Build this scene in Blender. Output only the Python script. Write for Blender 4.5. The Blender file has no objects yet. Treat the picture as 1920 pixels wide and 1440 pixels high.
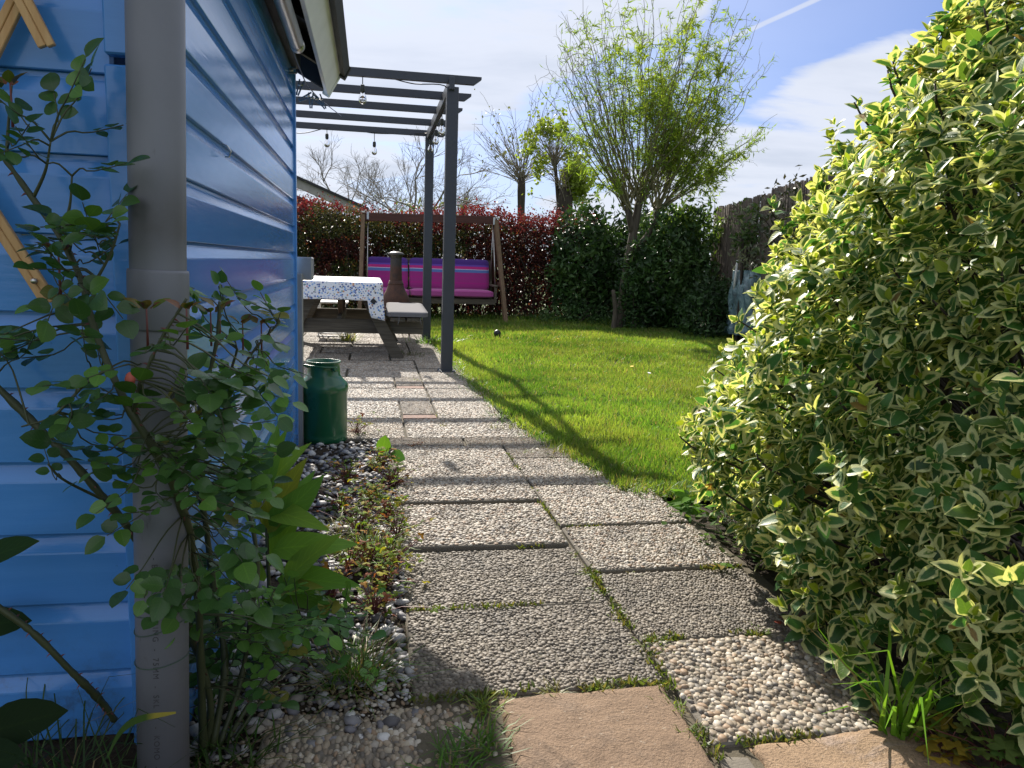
import bpy, bmesh, math, random
import numpy as np
from mathutils import Vector, Matrix

random.seed(7)
RNG = np.random.default_rng(7)
S = bpy.context.scene
COL = S.collection
rad = math.radians

# ------------------------------------------------------------------ camera
F_PX, CAM_H = 1440.0, 0.95                  # survey focal length (px of a 1920 px wide picture), lens height
YAW, PITCH, ROLL = math.atan(272 / 1440), math.atan(223.5 / 1440), rad(2.0)
fw = np.array([math.sin(YAW) * math.cos(PITCH), math.cos(YAW) * math.cos(PITCH), -math.sin(PITCH)])
r0 = np.array([math.cos(YAW), -math.sin(YAW), 0.0]); u0 = np.cross(r0, fw)
rt = math.cos(ROLL) * r0 + math.sin(ROLL) * u0
up = -math.sin(ROLL) * r0 + math.cos(ROLL) * u0
CAM = np.array([0, 0, CAM_H])
cd = bpy.data.cameras.new('camera'); cam = bpy.data.objects.new('camera', cd); COL.objects.link(cam)
cd.sensor_width = 36; cd.lens = 36 * F_PX / 1920; cd.clip_start = 0.02; cd.clip_end = 2000
mw = Matrix(((rt[0], up[0], -fw[0], 0), (rt[1], up[1], -fw[1], 0), (rt[2], up[2], -fw[2], CAM_H), (0, 0, 0, 1)))
cam.matrix_world = mw
S.camera = cam
def ray(x, y): return fw + (x - 960) / F_PX * rt - (y - 720) / F_PX * up
def PY(x, y, Y): d = ray(x, y); return CAM + d * (Y / d[1])      # survey: point on the vertical plane Y
def PX(x, y, X): d = ray(x, y); return CAM + d * (X / d[0])
def G(x, y, z=0.0): d = ray(x, y); return CAM + d * ((z - CAM_H) / d[2])
def proj(p):
    v = np.atleast_2d(p) - CAM; z = v @ fw
    return np.stack([960 + F_PX * (v @ rt) / z, 720 - F_PX * (v @ up) / z, z], 1)

# ------------------------------------------------------------------ light
SUN_EL = rad(34.9); SUN_AZ = math.atan(0.138)          # azimuth to the left of +Y
sun_dir = Vector((-math.sin(SUN_AZ) * math.cos(SUN_EL), math.cos(SUN_AZ) * math.cos(SUN_EL), math.sin(SUN_EL)))
W = bpy.data.worlds.new('World'); S.world = W; W.use_nodes = True
wn, wl = W.node_tree.nodes, W.node_tree.links
for n in list(wn): wn.remove(n)
def wnode(t, **kw):
    n = wn.new(t)
    for k, v in kw.items(): setattr(n, k, v)
    return n
def wmath(op, a, b=None, c=None, clamp=False):
    n = wnode('ShaderNodeMath', operation=op); n.use_clamp = clamp
    for i, v in enumerate((a, b, c)):
        if v is None: continue
        if isinstance(v, (int, float)): n.inputs[i].default_value = v
        else: wl.new(v, n.inputs[i])
    return n.outputs[0]
def wdot(vec, v3):
    n = wnode('ShaderNodeVectorMath', operation='DOT_PRODUCT'); wl.new(vec, n.inputs[0]); n.inputs[1].default_value = tuple(v3)
    return n.outputs['Value']
def wsmooth(v, lo, hi):
    n = wnode('ShaderNodeMapRange', interpolation_type='SMOOTHSTEP'); wl.new(v, n.inputs[0])
    n.inputs[1].default_value = lo; n.inputs[2].default_value = hi
    return n.outputs[0]
sky = wnode('ShaderNodeTexSky', sky_type='NISHITA'); sky.sun_disc = False
sky.sun_elevation = SUN_EL; sky.sun_rotation = -SUN_AZ; sky.altitude = 0; sky.air_density = 1.0; sky.dust_density = 1.6; sky.ozone_density = 1.5
tc = wnode('ShaderNodeTexCoord'); gen = tc.outputs['Generated']
sep = wnode('ShaderNodeSeparateXYZ'); wl.new(gen, sep.inputs[0])
zc = wmath('MAXIMUM', sep.outputs[2], 0.03); zc = wmath('ADD', zc, 0.12)
cmb = wnode('ShaderNodeCombineXYZ')
wl.new(wmath('DIVIDE', sep.outputs[0], zc), cmb.inputs[0]); wl.new(wmath('DIVIDE', sep.outputs[1], zc), cmb.inputs[1])
mp = wnode('ShaderNodeMapping'); wl.new(cmb.outputs[0], mp.inputs[0]); mp.inputs['Rotation'].default_value = (0, 0, rad(35)); mp.inputs['Scale'].default_value = (1.0, 1.7, 1)
mp.inputs['Location'].default_value = (0.4, 1.3, 0)
n1 = wnode('ShaderNodeTexNoise'); wl.new(mp.outputs[0], n1.inputs['Vector']); n1.inputs['Scale'].default_value = 1.15; n1.inputs['Detail'].default_value = 8; n1.inputs['Roughness'].default_value = 0.56
n1.inputs['Distortion'].default_value = 0.25
n2 = wnode('ShaderNodeTexNoise'); wl.new(mp.outputs[0], n2.inputs['Vector']); n2.inputs['Scale'].default_value = 0.45; n2.inputs['Detail'].default_value = 3
# a long clear gap between two cloud fields, running beside the contrail
d1, d2 = ray(1190, 190), ray(1640, -60)
gapn = np.cross(d1 / np.linalg.norm(d1), d2 / np.linalg.norm(d2)); gapn /= np.linalg.norm(gapn)
gd = wmath('ABSOLUTE', wmath('ADD', wdot(gen, gapn), wmath('MULTIPLY', wmath('SUBTRACT', n2.outputs[0], 0.5), 0.10)))
gap = wsmooth(gd, 0.035, 0.085)
dens = wmath('ADD', wmath('MULTIPLY', n1.outputs[0], 1.15), wmath('MULTIPLY', gap, 0.37))
cover = wmath("MULTIPLY", wsmooth(dens, 0.66, 0.90), 0.93)
veil = wmath('MULTIPLY', wsmooth(wdot(gen, sun_dir), 0.55, 0.98), 0.5)      # thin veil of cirrus brightening towards the sun
cover = wmath('MAXIMUM', cover, veil)
e1, e2 = ray(1310, 100), ray(1530, 0)
trn = np.cross(e1, e2); trn /= np.linalg.norm(trn)
trd = wmath('ABSOLUTE', wmath('ADD', wdot(gen, trn), wmath('MULTIPLY', wmath('SUBTRACT', n1.outputs[0], 0.5), 0.004)))
trail = wmath('SUBTRACT', 1.0, wsmooth(trd, 0.0012, 0.0046))
tmask = wsmooth(wdot(gen, e1 / np.linalg.norm(e1)), 0.955, 0.99)
trail = wmath('MULTIPLY', wmath('MULTIPLY', trail, tmask), 0.75)
cover = wmath('MAXIMUM', cover, trail)
skyb = wnode('ShaderNodeMix', data_type='RGBA'); skyb.blend_type = 'MULTIPLY'; skyb.inputs[0].default_value = 1.0
wl.new(sky.outputs[0], skyb.inputs[6]); skyb.inputs[7].default_value = (0.37, 0.515, 0.88, 1)
mixc = wnode('ShaderNodeMix', data_type='RGBA'); wl.new(cover, mixc.inputs[0]); wl.new(skyb.outputs[2], mixc.inputs[6])
shade = wnode('ShaderNodeMix', data_type='RGBA'); wl.new(wsmooth(n1.outputs[0], 0.45, 0.75), shade.inputs[0])
shade.inputs[6].default_value = (5.7, 6.0, 6.7, 1); shade.inputs[7].default_value = (4.6, 5.0, 5.8, 1)
wl.new(shade.outputs[2], mixc.inputs[7])
bg = wnode('ShaderNodeBackground'); wl.new(mixc.outputs[2], bg.inputs[0]); bg.inputs[1].default_value = 0.076
wo = wnode('ShaderNodeOutputWorld'); wl.new(bg.outputs[0], wo.inputs[0])

sl = bpy.data.lights.new('sun', 'SUN'); sl.energy = 5.0; sl.angle = rad(0.53); sl.color = (1.0, 0.93, 0.83)
so = bpy.data.objects.new('sun', sl); COL.objects.link(so); so.rotation_euler = sun_dir.to_track_quat('Z', 'Y').to_euler(); so.location = (-6, 20, 18)
S.view_settings.view_transform = 'Standard'; S.view_settings.look = 'None'; S.view_settings.gamma = 1.0
S.view_settings.exposure = 0.92; S.view_settings.use_curve_mapping = False
S.render.engine = 'CYCLES'
S.cycles.use_denoising = True
try: S.cycles.denoiser = 'OPENIMAGEDENOISE'; S.cycles.denoising_input_passes = 'RGB_ALBEDO_NORMAL'
except Exception: pass
S.cycles.max_bounces = 7; S.cycles.diffuse_bounces = 3; S.cycles.glossy_bounces = 3; S.cycles.transmission_bounces = 5; S.cycles.transparent_max_bounces = 8
S.cycles.sample_clamp_indirect = 6

# ------------------------------------------------------------------ helpers: nodes
class NT:
    def __init__(s, name):
        s.m = bpy.data.materials.new(name); s.m.use_nodes = True
        s.t = s.m.node_tree; s.n = s.t.nodes; s.l = s.t.links
        s.b = s.n['Principled BSDF']; s.o = s.n['Material Output']
        s.tc = s.n.new('ShaderNodeTexCoord')
    def put(s, sock, v):
        if v is None: return
        if hasattr(v, 'links') or isinstance(v, bpy.types.NodeSocket): s.l.new(v, sock)
        elif isinstance(v, (tuple, list)): sock.default_value = (*v, 1)[:4] if len(sock.default_value) == 4 else v
        else: sock.default_value = v
    def coord(s, scale=(1, 1, 1), kind='Object', rot=(0, 0, 0)):
        m = s.n.new('ShaderNodeMapping'); s.l.new(s.tc.outputs[kind], m.inputs[0]); m.inputs['Scale'].default_value = scale; m.inputs['Rotation'].default_value = rot
        return m.outputs[0]
    def noise(s, scale, detail=4, rough=0.55, vec=None, dist=0.0):
        n = s.n.new('ShaderNodeTexNoise'); s.l.new(vec if vec is not None else s.tc.outputs['Object'], n.inputs['Vector'])
        n.inputs['Scale'].default_value = scale; n.inputs['Detail'].default_value = detail; n.inputs['Roughness'].default_value = rough; n.inputs['Distortion'].default_value = dist
        return n.outputs[0]
    def voro(s, scale, vec=None, out='Distance', feat='F1'):
        n = s.n.new('ShaderNodeTexVoronoi'); n.feature = feat; s.l.new(vec if vec is not None else s.tc.outputs['Object'], n.inputs['Vector']); n.inputs['Scale'].default_value = scale
        return n.outputs[out]
    def math(s, op, a, b=None, clamp=False):
        n = s.n.new('ShaderNodeMath'); n.operation = op; n.use_clamp = clamp
        s.put(n.inputs[0], a); s.put(n.inputs[1], b); return n.outputs[0]
    def smooth(s, v, lo, hi):
        n = s.n.new('ShaderNodeMapRange'); n.interpolation_type = 'SMOOTHSTEP'; s.put(n.inputs[0], v); n.inputs[1].default_value = lo; n.inputs[2].default_value = hi
        return n.outputs[0]
    def ramp(s, fac, stops, interp='LINEAR'):
        n = s.n.new('ShaderNodeValToRGB'); s.put(n.inputs[0], fac); r = n.color_ramp; r.interpolation = interp
        while len(r.elements) < len(stops): r.elements.new(0.5)
        for e, (p, c) in zip(r.elements, stops): e.position = p; e.color = (*c, 1)
        return n.outputs[0]
    def mix(s, fac, a, b, blend='MIX'):
        n = s.n.new('ShaderNodeMix'); n.data_type = 'RGBA'; n.blend_type = blend
        s.put(n.inputs[0], fac); s.put(n.inputs[6], a); s.put(n.inputs[7], b); return n.outputs[2]
    def bump(s, h, strength=0.3, dist=0.01):
        n = s.n.new('ShaderNodeBump'); s.put(n.inputs['Height'], h); n.inputs['Strength'].default_value = strength; n.inputs['Distance'].default_value = dist
        return n.outputs[0]
    def attr(s, name, out='Color'):
        n = s.n.new('ShaderNodeAttribute'); n.attribute_name = name; return n.outputs[out]
    def info(s, out): 
        n = s.n.new('ShaderNodeObjectInfo'); return n.outputs[out]
    def geo(s, out):
        n = s.n.new('ShaderNodeNewGeometry'); return n.outputs[out]
    def xyz(s, vec, i):
        n = s.n.new('ShaderNodeSeparateXYZ'); s.l.new(vec, n.inputs[0]); return n.outputs[i]
    def set(s, **kw):
        names = dict(color='Base Color', rough='Roughness', metal='Metallic', spec='Specular IOR Level', coat='Coat Weight', coatr='Coat Roughness', normal='Normal', trans='Transmission Weight', ior='IOR', alpha='Alpha', sheen='Sheen Weight')
        for k, v in kw.items(): s.put(s.b.inputs[names[k]], v)
        return s.m

def leafmat(name, trans=0.42, rough=0.38, spec=0.45, margin=None, mlo=0.45, mhi=0.72, vein=True, tcol=(1.15, 1.1, 0.55)):
    t = NT(name); c = t.attr('tint')
    uv = t.tc.outputs['UV']; u = t.math('ABSOLUTE', t.xyz(uv, 0)); v = t.xyz(uv, 1)
    if margin:
        nz = t.noise(3.2, 3, vec=uv); e = t.math('MAXIMUM', u, t.math('SUBTRACT', t.math('MULTIPLY', v, 1.9), 0.98))
        e = t.math('ADD', e, t.math('MULTIPLY', t.math('SUBTRACT', nz, 0.5), 0.9)); e = t.math('ADD', e, t.math('MULTIPLY', t.math('SUBTRACT', t.attr('tint', 'Alpha'), 0.5), 0.9))
        c = t.mix(t.smooth(e, mlo, mhi), c, margin)
    if vein:
        c = t.mix(t.math('MULTIPLY', t.math('SUBTRACT', 1.0, t.smooth(u, 0.0, 0.10)), 0.35), c, t.mix(1.0, c, (1.7, 1.6, 1.3), 'MULTIPLY'))
    if vein:
        sv = t.math('SINE', t.math('MULTIPLY', t.math('SUBTRACT', v, t.math('MULTIPLY', u, 0.28)), 52.0)); sv = t.smooth(sv, 0.72, 1.0); blot = t.noise(2.6, 4, 0.6, t.tc.outputs['UV'])
        c = t.mix(t.math('MULTIPLY', sv, 0.22), c, t.mix(1.0, c, (1.6, 1.5, 1.3), 'MULTIPLY')); c = t.mix(t.math('MULTIPLY', blot, 0.35), c, t.mix(1.0, c, (0.6, 0.66, 0.6), 'MULTIPLY'))
        t.set(normal=t.bump(t.math('SUBTRACT', 1.0, sv), 0.25, 0.002))
    t.set(color=c, rough=rough, spec=spec)
    tr = t.n.new('ShaderNodeBsdfTranslucent'); t.l.new(t.mix(1.0, c, tcol, 'MULTIPLY'), tr.inputs[0])
    ms = t.n.new('ShaderNodeMixShader'); ms.inputs[0].default_value = trans
    t.l.new(t.b.outputs[0], ms.inputs[1]); t.l.new(tr.outputs[0], ms.inputs[2]); t.l.new(ms.outputs[0], t.o.inputs[0])
    return t.m

def plain(name, color, rough=0.5, metal=0.0, spec=0.5, var=0.25, scale=12, bump=0.0, bscale=60, **kw):
    t = NT(name); n = t.noise(scale, 5)
    c = t.mix(n, tuple(x * (1 - var) for x in color), tuple(min(1, x * (1 + var)) for x in color))
    t.set(color=c, rough=t.math('ADD', t.math('MULTIPLY', n, 0.2), rough - 0.1), metal=metal, spec=spec, **kw)
    if bump: t.set(normal=t.bump(t.noise(bscale, 4), bump, 0.004))
    return t.m

def wood(name, c1, c2, axis=0, rough=0.65, grain=30, bump=0.4):
    t = NT(name); sc = [grain, grain, grain]; sc[axis] = grain * 0.05
    n = t.noise(1.0, 6, 0.65, t.coord(tuple(sc)), 0.6); big = t.noise(2.5, 3)
    c = t.mix(t.smooth(n, 0.32, 0.68), c1, c2); c = t.mix(t.math('MULTIPLY', big, 0.45), c, tuple(x * 0.55 for x in c1))
    return t.set(color=c, rough=rough, spec=0.3, normal=t.bump(n, bump, 0.003))

# ------------------------------------------------------------------ helpers: objects
def wloc(o):
    v = np.zeros(3)
    while o is not None: v += np.array(o.location); o = o.parent
    return v
def tag(o, label=None, cat=None, group=None, kind=None):
    if label: o['label'] = label
    if cat: o['category'] = cat
    if group: o['group'] = group
    if kind: o['kind'] = kind
    return o
def thing(name, loc, label, cat, group=None):
    o = bpy.data.objects.new(name, None); o.empty_display_size = 0.1; o.location = tuple(loc); COL.objects.link(o)
    return tag(o, label, cat, group)
def link(name, me, mat=None, parent=None, kind=None):
    if mat is not None and not me.materials:
        for m in (mat if isinstance(mat, (list, tuple)) else [mat]): me.materials.append(m)
    o = bpy.data.objects.new(name, me); COL.objects.link(o)
    if parent is not None: o.parent = parent
    if kind: o['kind'] = kind
    return o
def np_mesh(name, V, T, uv=None, tint=None, smooth=True):
    V = np.asarray(V, np.float32); T = np.asarray(T, np.int32); me = bpy.data.meshes.new(name)
    me.vertices.add(len(V)); me.vertices.foreach_set('co', V.ravel())
    k = T.shape[1]; me.loops.add(T.size); me.polygons.add(len(T))
    me.loops.foreach_set('vertex_index', T.ravel()); me.polygons.foreach_set('loop_start', np.arange(0, T.size, k, dtype=np.int32))
    if smooth: me.polygons.foreach_set('use_smooth', np.ones(len(T), bool))
    me.update(calc_edges=True)
    if uv is not None:
        l = me.uv_layers.new(name='UVMap'); l.data.foreach_set('uv', np.asarray(uv, np.float32)[T.ravel()].ravel())
    if tint is not None:
        a = me.attributes.new('tint', 'FLOAT_COLOR', 'POINT'); tt = np.asarray(tint, np.float32)
        if tt.shape[1] == 3: tt = np.concatenate([tt, np.full((len(tt), 1), 0.5, np.float32)], 1)
        a.data.foreach_set('color', tt.ravel())
    return me
def bm_obj(name, bm, mat, parent=None, smooth=False, kind=None, off=None):
    if parent is not None: bmesh.ops.translate(bm, verts=bm.verts, vec=-Vector(wloc(parent)))
    bmesh.ops.recalc_face_normals(bm, faces=bm.faces)
    me = bpy.data.meshes.new(name); bm.to_mesh(me); bm.free()
    if smooth: me.polygons.foreach_set('use_smooth', np.ones(len(me.polygons), bool))
    return link(name, me, mat, parent, kind)
def add_box(bm, c, size, R=None, bevel=0.0, seg=1):
    m = Matrix.Translation(c) @ (R.to_4x4() if R is not None else Matrix()) @ Matrix.Diagonal((*size, 1))
    g = bmesh.ops.create_cube(bm, size=1.0, matrix=m)
    if bevel:
        vs = set(g['verts']); es = [e for e in bm.edges if e.verts[0] in vs and e.verts[1] in vs]
        bmesh.ops.bevel(bm, geom=es, offset=bevel, segments=seg, profile=0.6, affect='EDGES')
def box(name, c, size, mat, parent=None, R=None, bevel=0.003, seg=1, kind=None):
    bm = bmesh.new(); add_box(bm, Vector(c), size, R, bevel, seg); return bm_obj(name, bm, mat, parent, kind=kind)
def beam(name, a, b, w, h, mat, parent=None, bevel=0.004, upv=(0, 0, 1)):
    a, b = Vector(a), Vector(b); d = (b - a); L = d.length; d.normalize(); u = Vector(upv)
    if abs(d.dot(u)) > 0.99: u = Vector((0, 1, 0))
    s = d.cross(u).normalized(); u = s.cross(d)
    R = Matrix((s, d, u)).transposed()
    return box(name, (a + b) / 2, (w, L, h), mat, parent, R, bevel)
def tube_geo(pts, radii, n=8, cap=True):
    pts = np.asarray(pts, float); k = len(pts); radii = np.broadcast_to(np.asarray(radii, float), (k,))
    t = np.gradient(pts, axis=0); t /= np.linalg.norm(t, axis=1)[:, None] + 1e-9
    ref = np.array([0.3, 0.2, 1.0]) if abs(t[0][2]) < 0.9 else np.array([1.0, 0.2, 0.1])
    a = np.cross(t, ref); a /= np.linalg.norm(a, axis=1)[:, None] + 1e-9; b = np.cross(t, a)
    th = np.linspace(0, 2 * math.pi, n, endpoint=False)
    V = pts[:, None] + radii[:, None, None] * (np.cos(th)[None, :, None] * a[:, None] + np.sin(th)[None, :, None] * b[:, None])
    V = V.reshape(-1, 3); T = []
    for i in range(k - 1):
        for j in range(n):
            p, q = i * n + j, i * n + (j + 1) % n
            T += [(p, q, q + n), (p, q + n, p + n)]
    if cap:
        V = np.concatenate([V, pts[:1], pts[-1:]]); c0, c1 = len(V) - 2, len(V) - 1
        for j in range(n): T += [(c0, (j + 1) % n, j), (c1, (k - 1) * n + j, (k - 1) * n + (j + 1) % n)]
    return V, np.array(T)
def merge_geo(gs):
    V, T, o = [], [], 0
    for v, t in gs: V.append(v); T.append(np.asarray(t) + o); o += len(v)
    return np.concatenate(V), np.concatenate(T)
def geo_obj(name, g, mat, parent=None, smooth=True, kind=None, tint=None):
    V, T = g; V = np.asarray(V) - (wloc(parent) if parent is not None else 0)
    return link(name, np_mesh(name, V, T, tint=tint, smooth=smooth), mat, parent, kind)
def tube(name, pts, r, mat, parent=None, n=8): return geo_obj(name, tube_geo(pts, r, n), mat, parent)
def lathe(name, prof, c, mat, parent=None, n=32, cap=False):
    prof = np.asarray(prof, float); th = np.linspace(0, 2 * math.pi, n, endpoint=False); k = len(prof)
    V = np.stack([prof[:, 0][:, None] * np.cos(th), prof[:, 0][:, None] * np.sin(th), np.repeat(prof[:, 1][:, None], n, 1)], 2).reshape(-1, 3) + np.asarray(c)
    T = []
    for i in range(k - 1):
        for j in range(n):
            p, q = i * n + j, i * n + (j + 1) % n; T += [(p, q, q + n), (p, q + n, p + n)]
    return geo_obj(name, (V, np.array(T)), mat, parent)
def spline(pts, n):
    pts = np.asarray(pts, float); k = len(pts); P = np.vstack([2 * pts[0] - pts[1], pts, 2 * pts[-1] - pts[-2]]); out = []
    for s in np.linspace(0, k - 1 - 1e-6, n):
        i = int(s); t = s - i; p0, p1, p2, p3 = P[i:i + 4]
        out.append(0.5 * ((2 * p1) + (-p0 + p2) * t + (2 * p0 - 5 * p1 + 4 * p2 - p3) * t * t + (-p0 + 3 * p1 - 3 * p2 + p3) * t ** 3))
    return np.array(out)
def unit(v): v = np.asarray(v, float); return v / (np.linalg.norm(v, axis=-1, keepdims=True) + 1e-9)

# leaves: a template in its own frame (axis +Y, face +Z), then numpy copies
def leaf_tmpl(L=1.0, Wd=0.5, n=4, shape=0.55, fold=0.12, curl=0.15, tip=1.0, wave=0.0):
    V, UV, T = [], [], []
    for i in range(n + 1):
        t = i / n; w = Wd / 2 * (math.sin(math.pi * t ** shape) ** tip) if 0 < t < 1 else Wd * 0.012
        z = -curl * t * t * L
        for s in (-1, 0, 1):
            V.append((s * w, t * L, z + abs(s) * fold * w * 2 + wave * math.sin(t * 7 + s) * w)); UV.append((s, t))
    for i in range(n):
        a = i * 3
        for j in (0, 1): T += [(a + j, a + j + 1, a + j + 4), (a + j, a + j + 4, a + j + 3)]
    return np.array(V), np.array(T), np.array(UV, float)
def lobed_tmpl(lobes=5, r=0.5, cut=0.45):
    V = [(0, 0.45, 0.02)]; UV = [(0, 0.4)]; T = []; k = lobes * 4
    for i in range(k + 1):
        a = rad(-150) + rad(300) * i / k; rr = r * (1 - cut * (0.5 - 0.5 * math.cos(2 * math.pi * i / 4)) )
        rr = r * (1 - cut * abs(((i % 4) - 2)) / 2) 
        V.append((rr * math.sin(a), 0.45 + rr * math.cos(a), -0.06 + 0.05 * math.cos(i * 1.7))); UV.append((0.9, 0.5))
    for i in range(1, k + 1): T.append((0, i + 1, i))
    return np.array(V), np.array(T), np.array(UV, float)
def frames(axis, nrm):
    y = unit(axis); x = unit(np.cross(y, nrm)); z = np.cross(x, y)
    return np.stack([x, y, z], 2)
def scatter_geo(tm, pos, R, sc):
    V, T, UV = tm; n = len(pos); sc = np.asarray(sc, float)
    if sc.ndim == 1: sc = np.stack([sc] * 3, 1)
    VV = np.einsum('nij,nkj->nki', R, V[None] * sc[:, None, :]) + pos[:, None]
    TT = T[None] + (np.arange(n) * len(V))[:, None, None]
    return VV.reshape(-1, 3), TT.reshape(-1, 3), np.tile(UV, (n, 1))
def scatter(name, tm, pos, R, sc, tint, mat, parent=None, kind='stuff', smooth=True):
    pos = np.asarray(pos, float)
    if parent is not None: pos = pos - wloc(parent)
    V, T, UV = scatter_geo(tm, pos, R, sc); tint = np.repeat(np.asarray(tint, float), len(tm[0]), axis=0)
    return link(name, np_mesh(name, V, T, UV, tint, smooth), mat, parent, kind)
def leaf_parts(name, tms, tints, mat, pos, R, sc, parent):
    mes = []
    for tm in tms:
        for ti in tints:
            me = np_mesh(name, tm[0], tm[1], tm[2], np.repeat(np.array([ti], float), len(tm[0]), 0)); me.materials.append(mat); mes.append(me)
    w = wloc(parent); sc = np.asarray(sc, float)
    for i in range(len(pos)):
        o = bpy.data.objects.new(name, mes[random.randrange(len(mes))]); COL.objects.link(o); o.parent = parent
        M = Matrix(R[i].tolist()).to_4x4() @ Matrix.Diagonal((sc[i], sc[i], sc[i], 1)); M.translation = Vector(pos[i] - w)
        o.matrix_basis = M
def jit(base, n, amt=0.2, rng=RNG):
    b = np.asarray(base, float); return np.clip(b[None] * (1 + rng.normal(0, amt, (n, 1))) * (1 + rng.normal(0, amt * 0.4, (n, 3))), 0.003, 1)
def rdir(n, rng=RNG): return unit(rng.normal(0, 1, (n, 3)))
def path_pts(px): return [tuple(PY(*p)) for p in px]

# ------------------------------------------------------------------ materials
def m_soil():
    t = NT('soil'); n = t.noise(9, 8, 0.7); f = t.noise(70, 5)
    c = t.ramp(n, [(0.25, (0.018, 0.013, 0.009)), (0.55, (0.05, 0.038, 0.026)), (0.8, (0.10, 0.08, 0.058))])
    return t.set(color=c, rough=0.95, spec=0.2, normal=t.bump(t.math('ADD', n, t.math('MULTIPLY', f, 0.4)), 0.9, 0.03))
def m_turf():
    t = NT('turf_soil'); n = t.noise(14, 7, 0.7)
    c = t.ramp(n, [(0.3, (0.03, 0.045, 0.012)), (0.6, (0.055, 0.085, 0.02)), (0.85, (0.10, 0.10, 0.04))])
    return t.set(color=c, rough=0.95, spec=0.1, normal=t.bump(n, 0.8, 0.02))
def m_field():
    t = NT('field'); n = t.noise(0.3, 7, 0.6)
    return t.set(color=t.ramp(n, [(0.3, (0.05, 0.085, 0.02)), (0.7, (0.10, 0.13, 0.045))]), rough=0.95, spec=0.1)
def m_paint():
    t = NT('blue_gloss_paint'); st = t.noise(1.0, 5, 0.6, t.coord((6, 6, 90))); st2 = t.noise(1.0, 4, 0.6, t.coord((3, 3, 40)))
    spots = t.smooth(t.noise(38, 4, 0.7), 0.70, 0.78); low = t.noise(1.6, 4)
    c = t.mix(t.smooth(st2, 0.3, 0.75), (0.068, 0.25, 0.63), (0.085, 0.285, 0.69)); c = t.mix(t.math('MULTIPLY', low, 0.4), c, (0.062, 0.215, 0.55))
    c = t.mix(t.math('MULTIPLY', spots, 0.35), c, (0.03, 0.06, 0.13)); c = t.mix(t.math('MULTIPLY', t.info('Random'), 0.22), c, (0.085, 0.28, 0.64))
    zz_ = t.xyz(t.tc.outputs['Object'], 2); spl = t.math('MULTIPLY', t.math('SUBTRACT', 1.0, t.smooth(zz_, 0.02, 0.34)), t.smooth(t.noise(22, 7, 0.75), 0.46, 0.66)); c = t.mix(t.math('MULTIPLY', spl, 0.75), c, (0.06, 0.055, 0.045))
    drip = t.smooth(t.noise(1.0, 5, 0.7, t.coord((45, 45, 2.2))), 0.62, 0.78); c = t.mix(t.math('MULTIPLY', drip, 0.22), c, (0.04, 0.09, 0.17))
    h = t.math('ADD', st, t.math('MULTIPLY', t.noise(140, 3), 0.25))
    return t.set(color=c, rough=t.math('ADD', 0.07, t.math('MULTIPLY', st, 0.14)), spec=0.55, normal=t.bump(h, 0.13, 0.003))
def m_pebble(name, stops, gray=0.0):
    t = NT(name); r = t.geo('Random Per Island'); c = t.ramp(r, stops, 'CONSTANT'); n = t.noise(260, 3)
    c = t.mix(t.math('MULTIPLY', n, 0.35), c, (0.14, 0.12, 0.10)); big = t.smooth(t.noise(4.2, 6, 0.68, t.tc.outputs['Object'], 0.5), 0.47, 0.66)
    c = t.mix(t.math('MULTIPLY', big, 0.42 + gray), c, (0.09, 0.082, 0.07)); c = t.mix(1.0, c, t.ramp(t.info('Random'), [(0.0, (0.86, 0.85, 0.83)), (1.0, (1.0, 0.99, 0.96))]), 'MULTIPLY')
    return t.set(color=c, rough=0.62, spec=0.35)
def m_concrete(name, a, b):
    t = NT(name); n = t.noise(18, 7, 0.7); f = t.noise(190, 4)
    c = t.mix(n, a, b); c = t.mix(t.math('MULTIPLY', t.smooth(t.noise(5, 4), 0.55, 0.75), 0.5), c, (0.055, 0.07, 0.025))
    return t.set(color=c, rough=0.9, spec=0.2, normal=t.bump(f, 0.6, 0.004))
def m_sandstone(name, cols):
    t = NT(name); n = t.noise(4.5, 8, 0.65, None, 1.2); f = t.noise(160, 4, 0.7); sp = t.smooth(t.noise(75, 2), 0.66, 0.74)
    c = t.ramp(n, [(0.25, cols[0]), (0.5, cols[1]), (0.75, cols[2])]); st_ = t.smooth(t.noise(9, 7, 0.7, None, 0.8), 0.50, 0.68); c = t.mix(t.math('MULTIPLY', st_, 0.6), c, tuple(x * .42 for x in cols[0])); c = t.mix(t.math('MULTIPLY', sp, 0.5), c, (0.45, 0.38, 0.30))
    c = t.mix(t.math('MULTIPLY', t.smooth(f, .45, .75), 0.6), c, (0.07, 0.05, 0.035))
    return t.set(color=c, rough=0.8, spec=0.3, normal=t.bump(t.math('ADD', t.math('MULTIPLY', n, 2.0), t.math('ADD', f, t.noise(28, 6, .7))), 0.8, 0.008))
def m_pvc():
    t = NT('grey_pipe_plastic'); n = t.noise(5, 6, 0.7); z = t.xyz(t.tc.outputs['Object'], 2); s = t.smooth(t.noise(1.0, 5, 0.7, t.coord((25, 25, 7))), 0.62, 0.74)
    scr = t.smooth(t.noise(1.0, 3, 0.6, t.coord((18, 18, 160))), 0.70, 0.76)
    c = t.mix(n, (0.135, 0.14, 0.162), (0.19, 0.195, 0.218)); c = t.mix(t.math('MULTIPLY', s, 0.6), c, (0.06, 0.057, 0.056)); c = t.mix(t.math('MULTIPLY', scr, 0.3), c, (0.09, 0.08, 0.08))
    band = t.math('MULTIPLY', t.smooth(z, 0.92, 0.99), t.math('SUBTRACT', 1.0, t.smooth(z, 1.0, 1.10))); c = t.mix(t.math('MULTIPLY', t.math('MULTIPLY', band, n), 1.1), c, (0.06, 0.055, 0.05))   # mottled darker band just above the sleeve
    return t.set(color=c, rough=0.48, spec=0.4, normal=t.bump(n, 0.08, 0.004))
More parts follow.
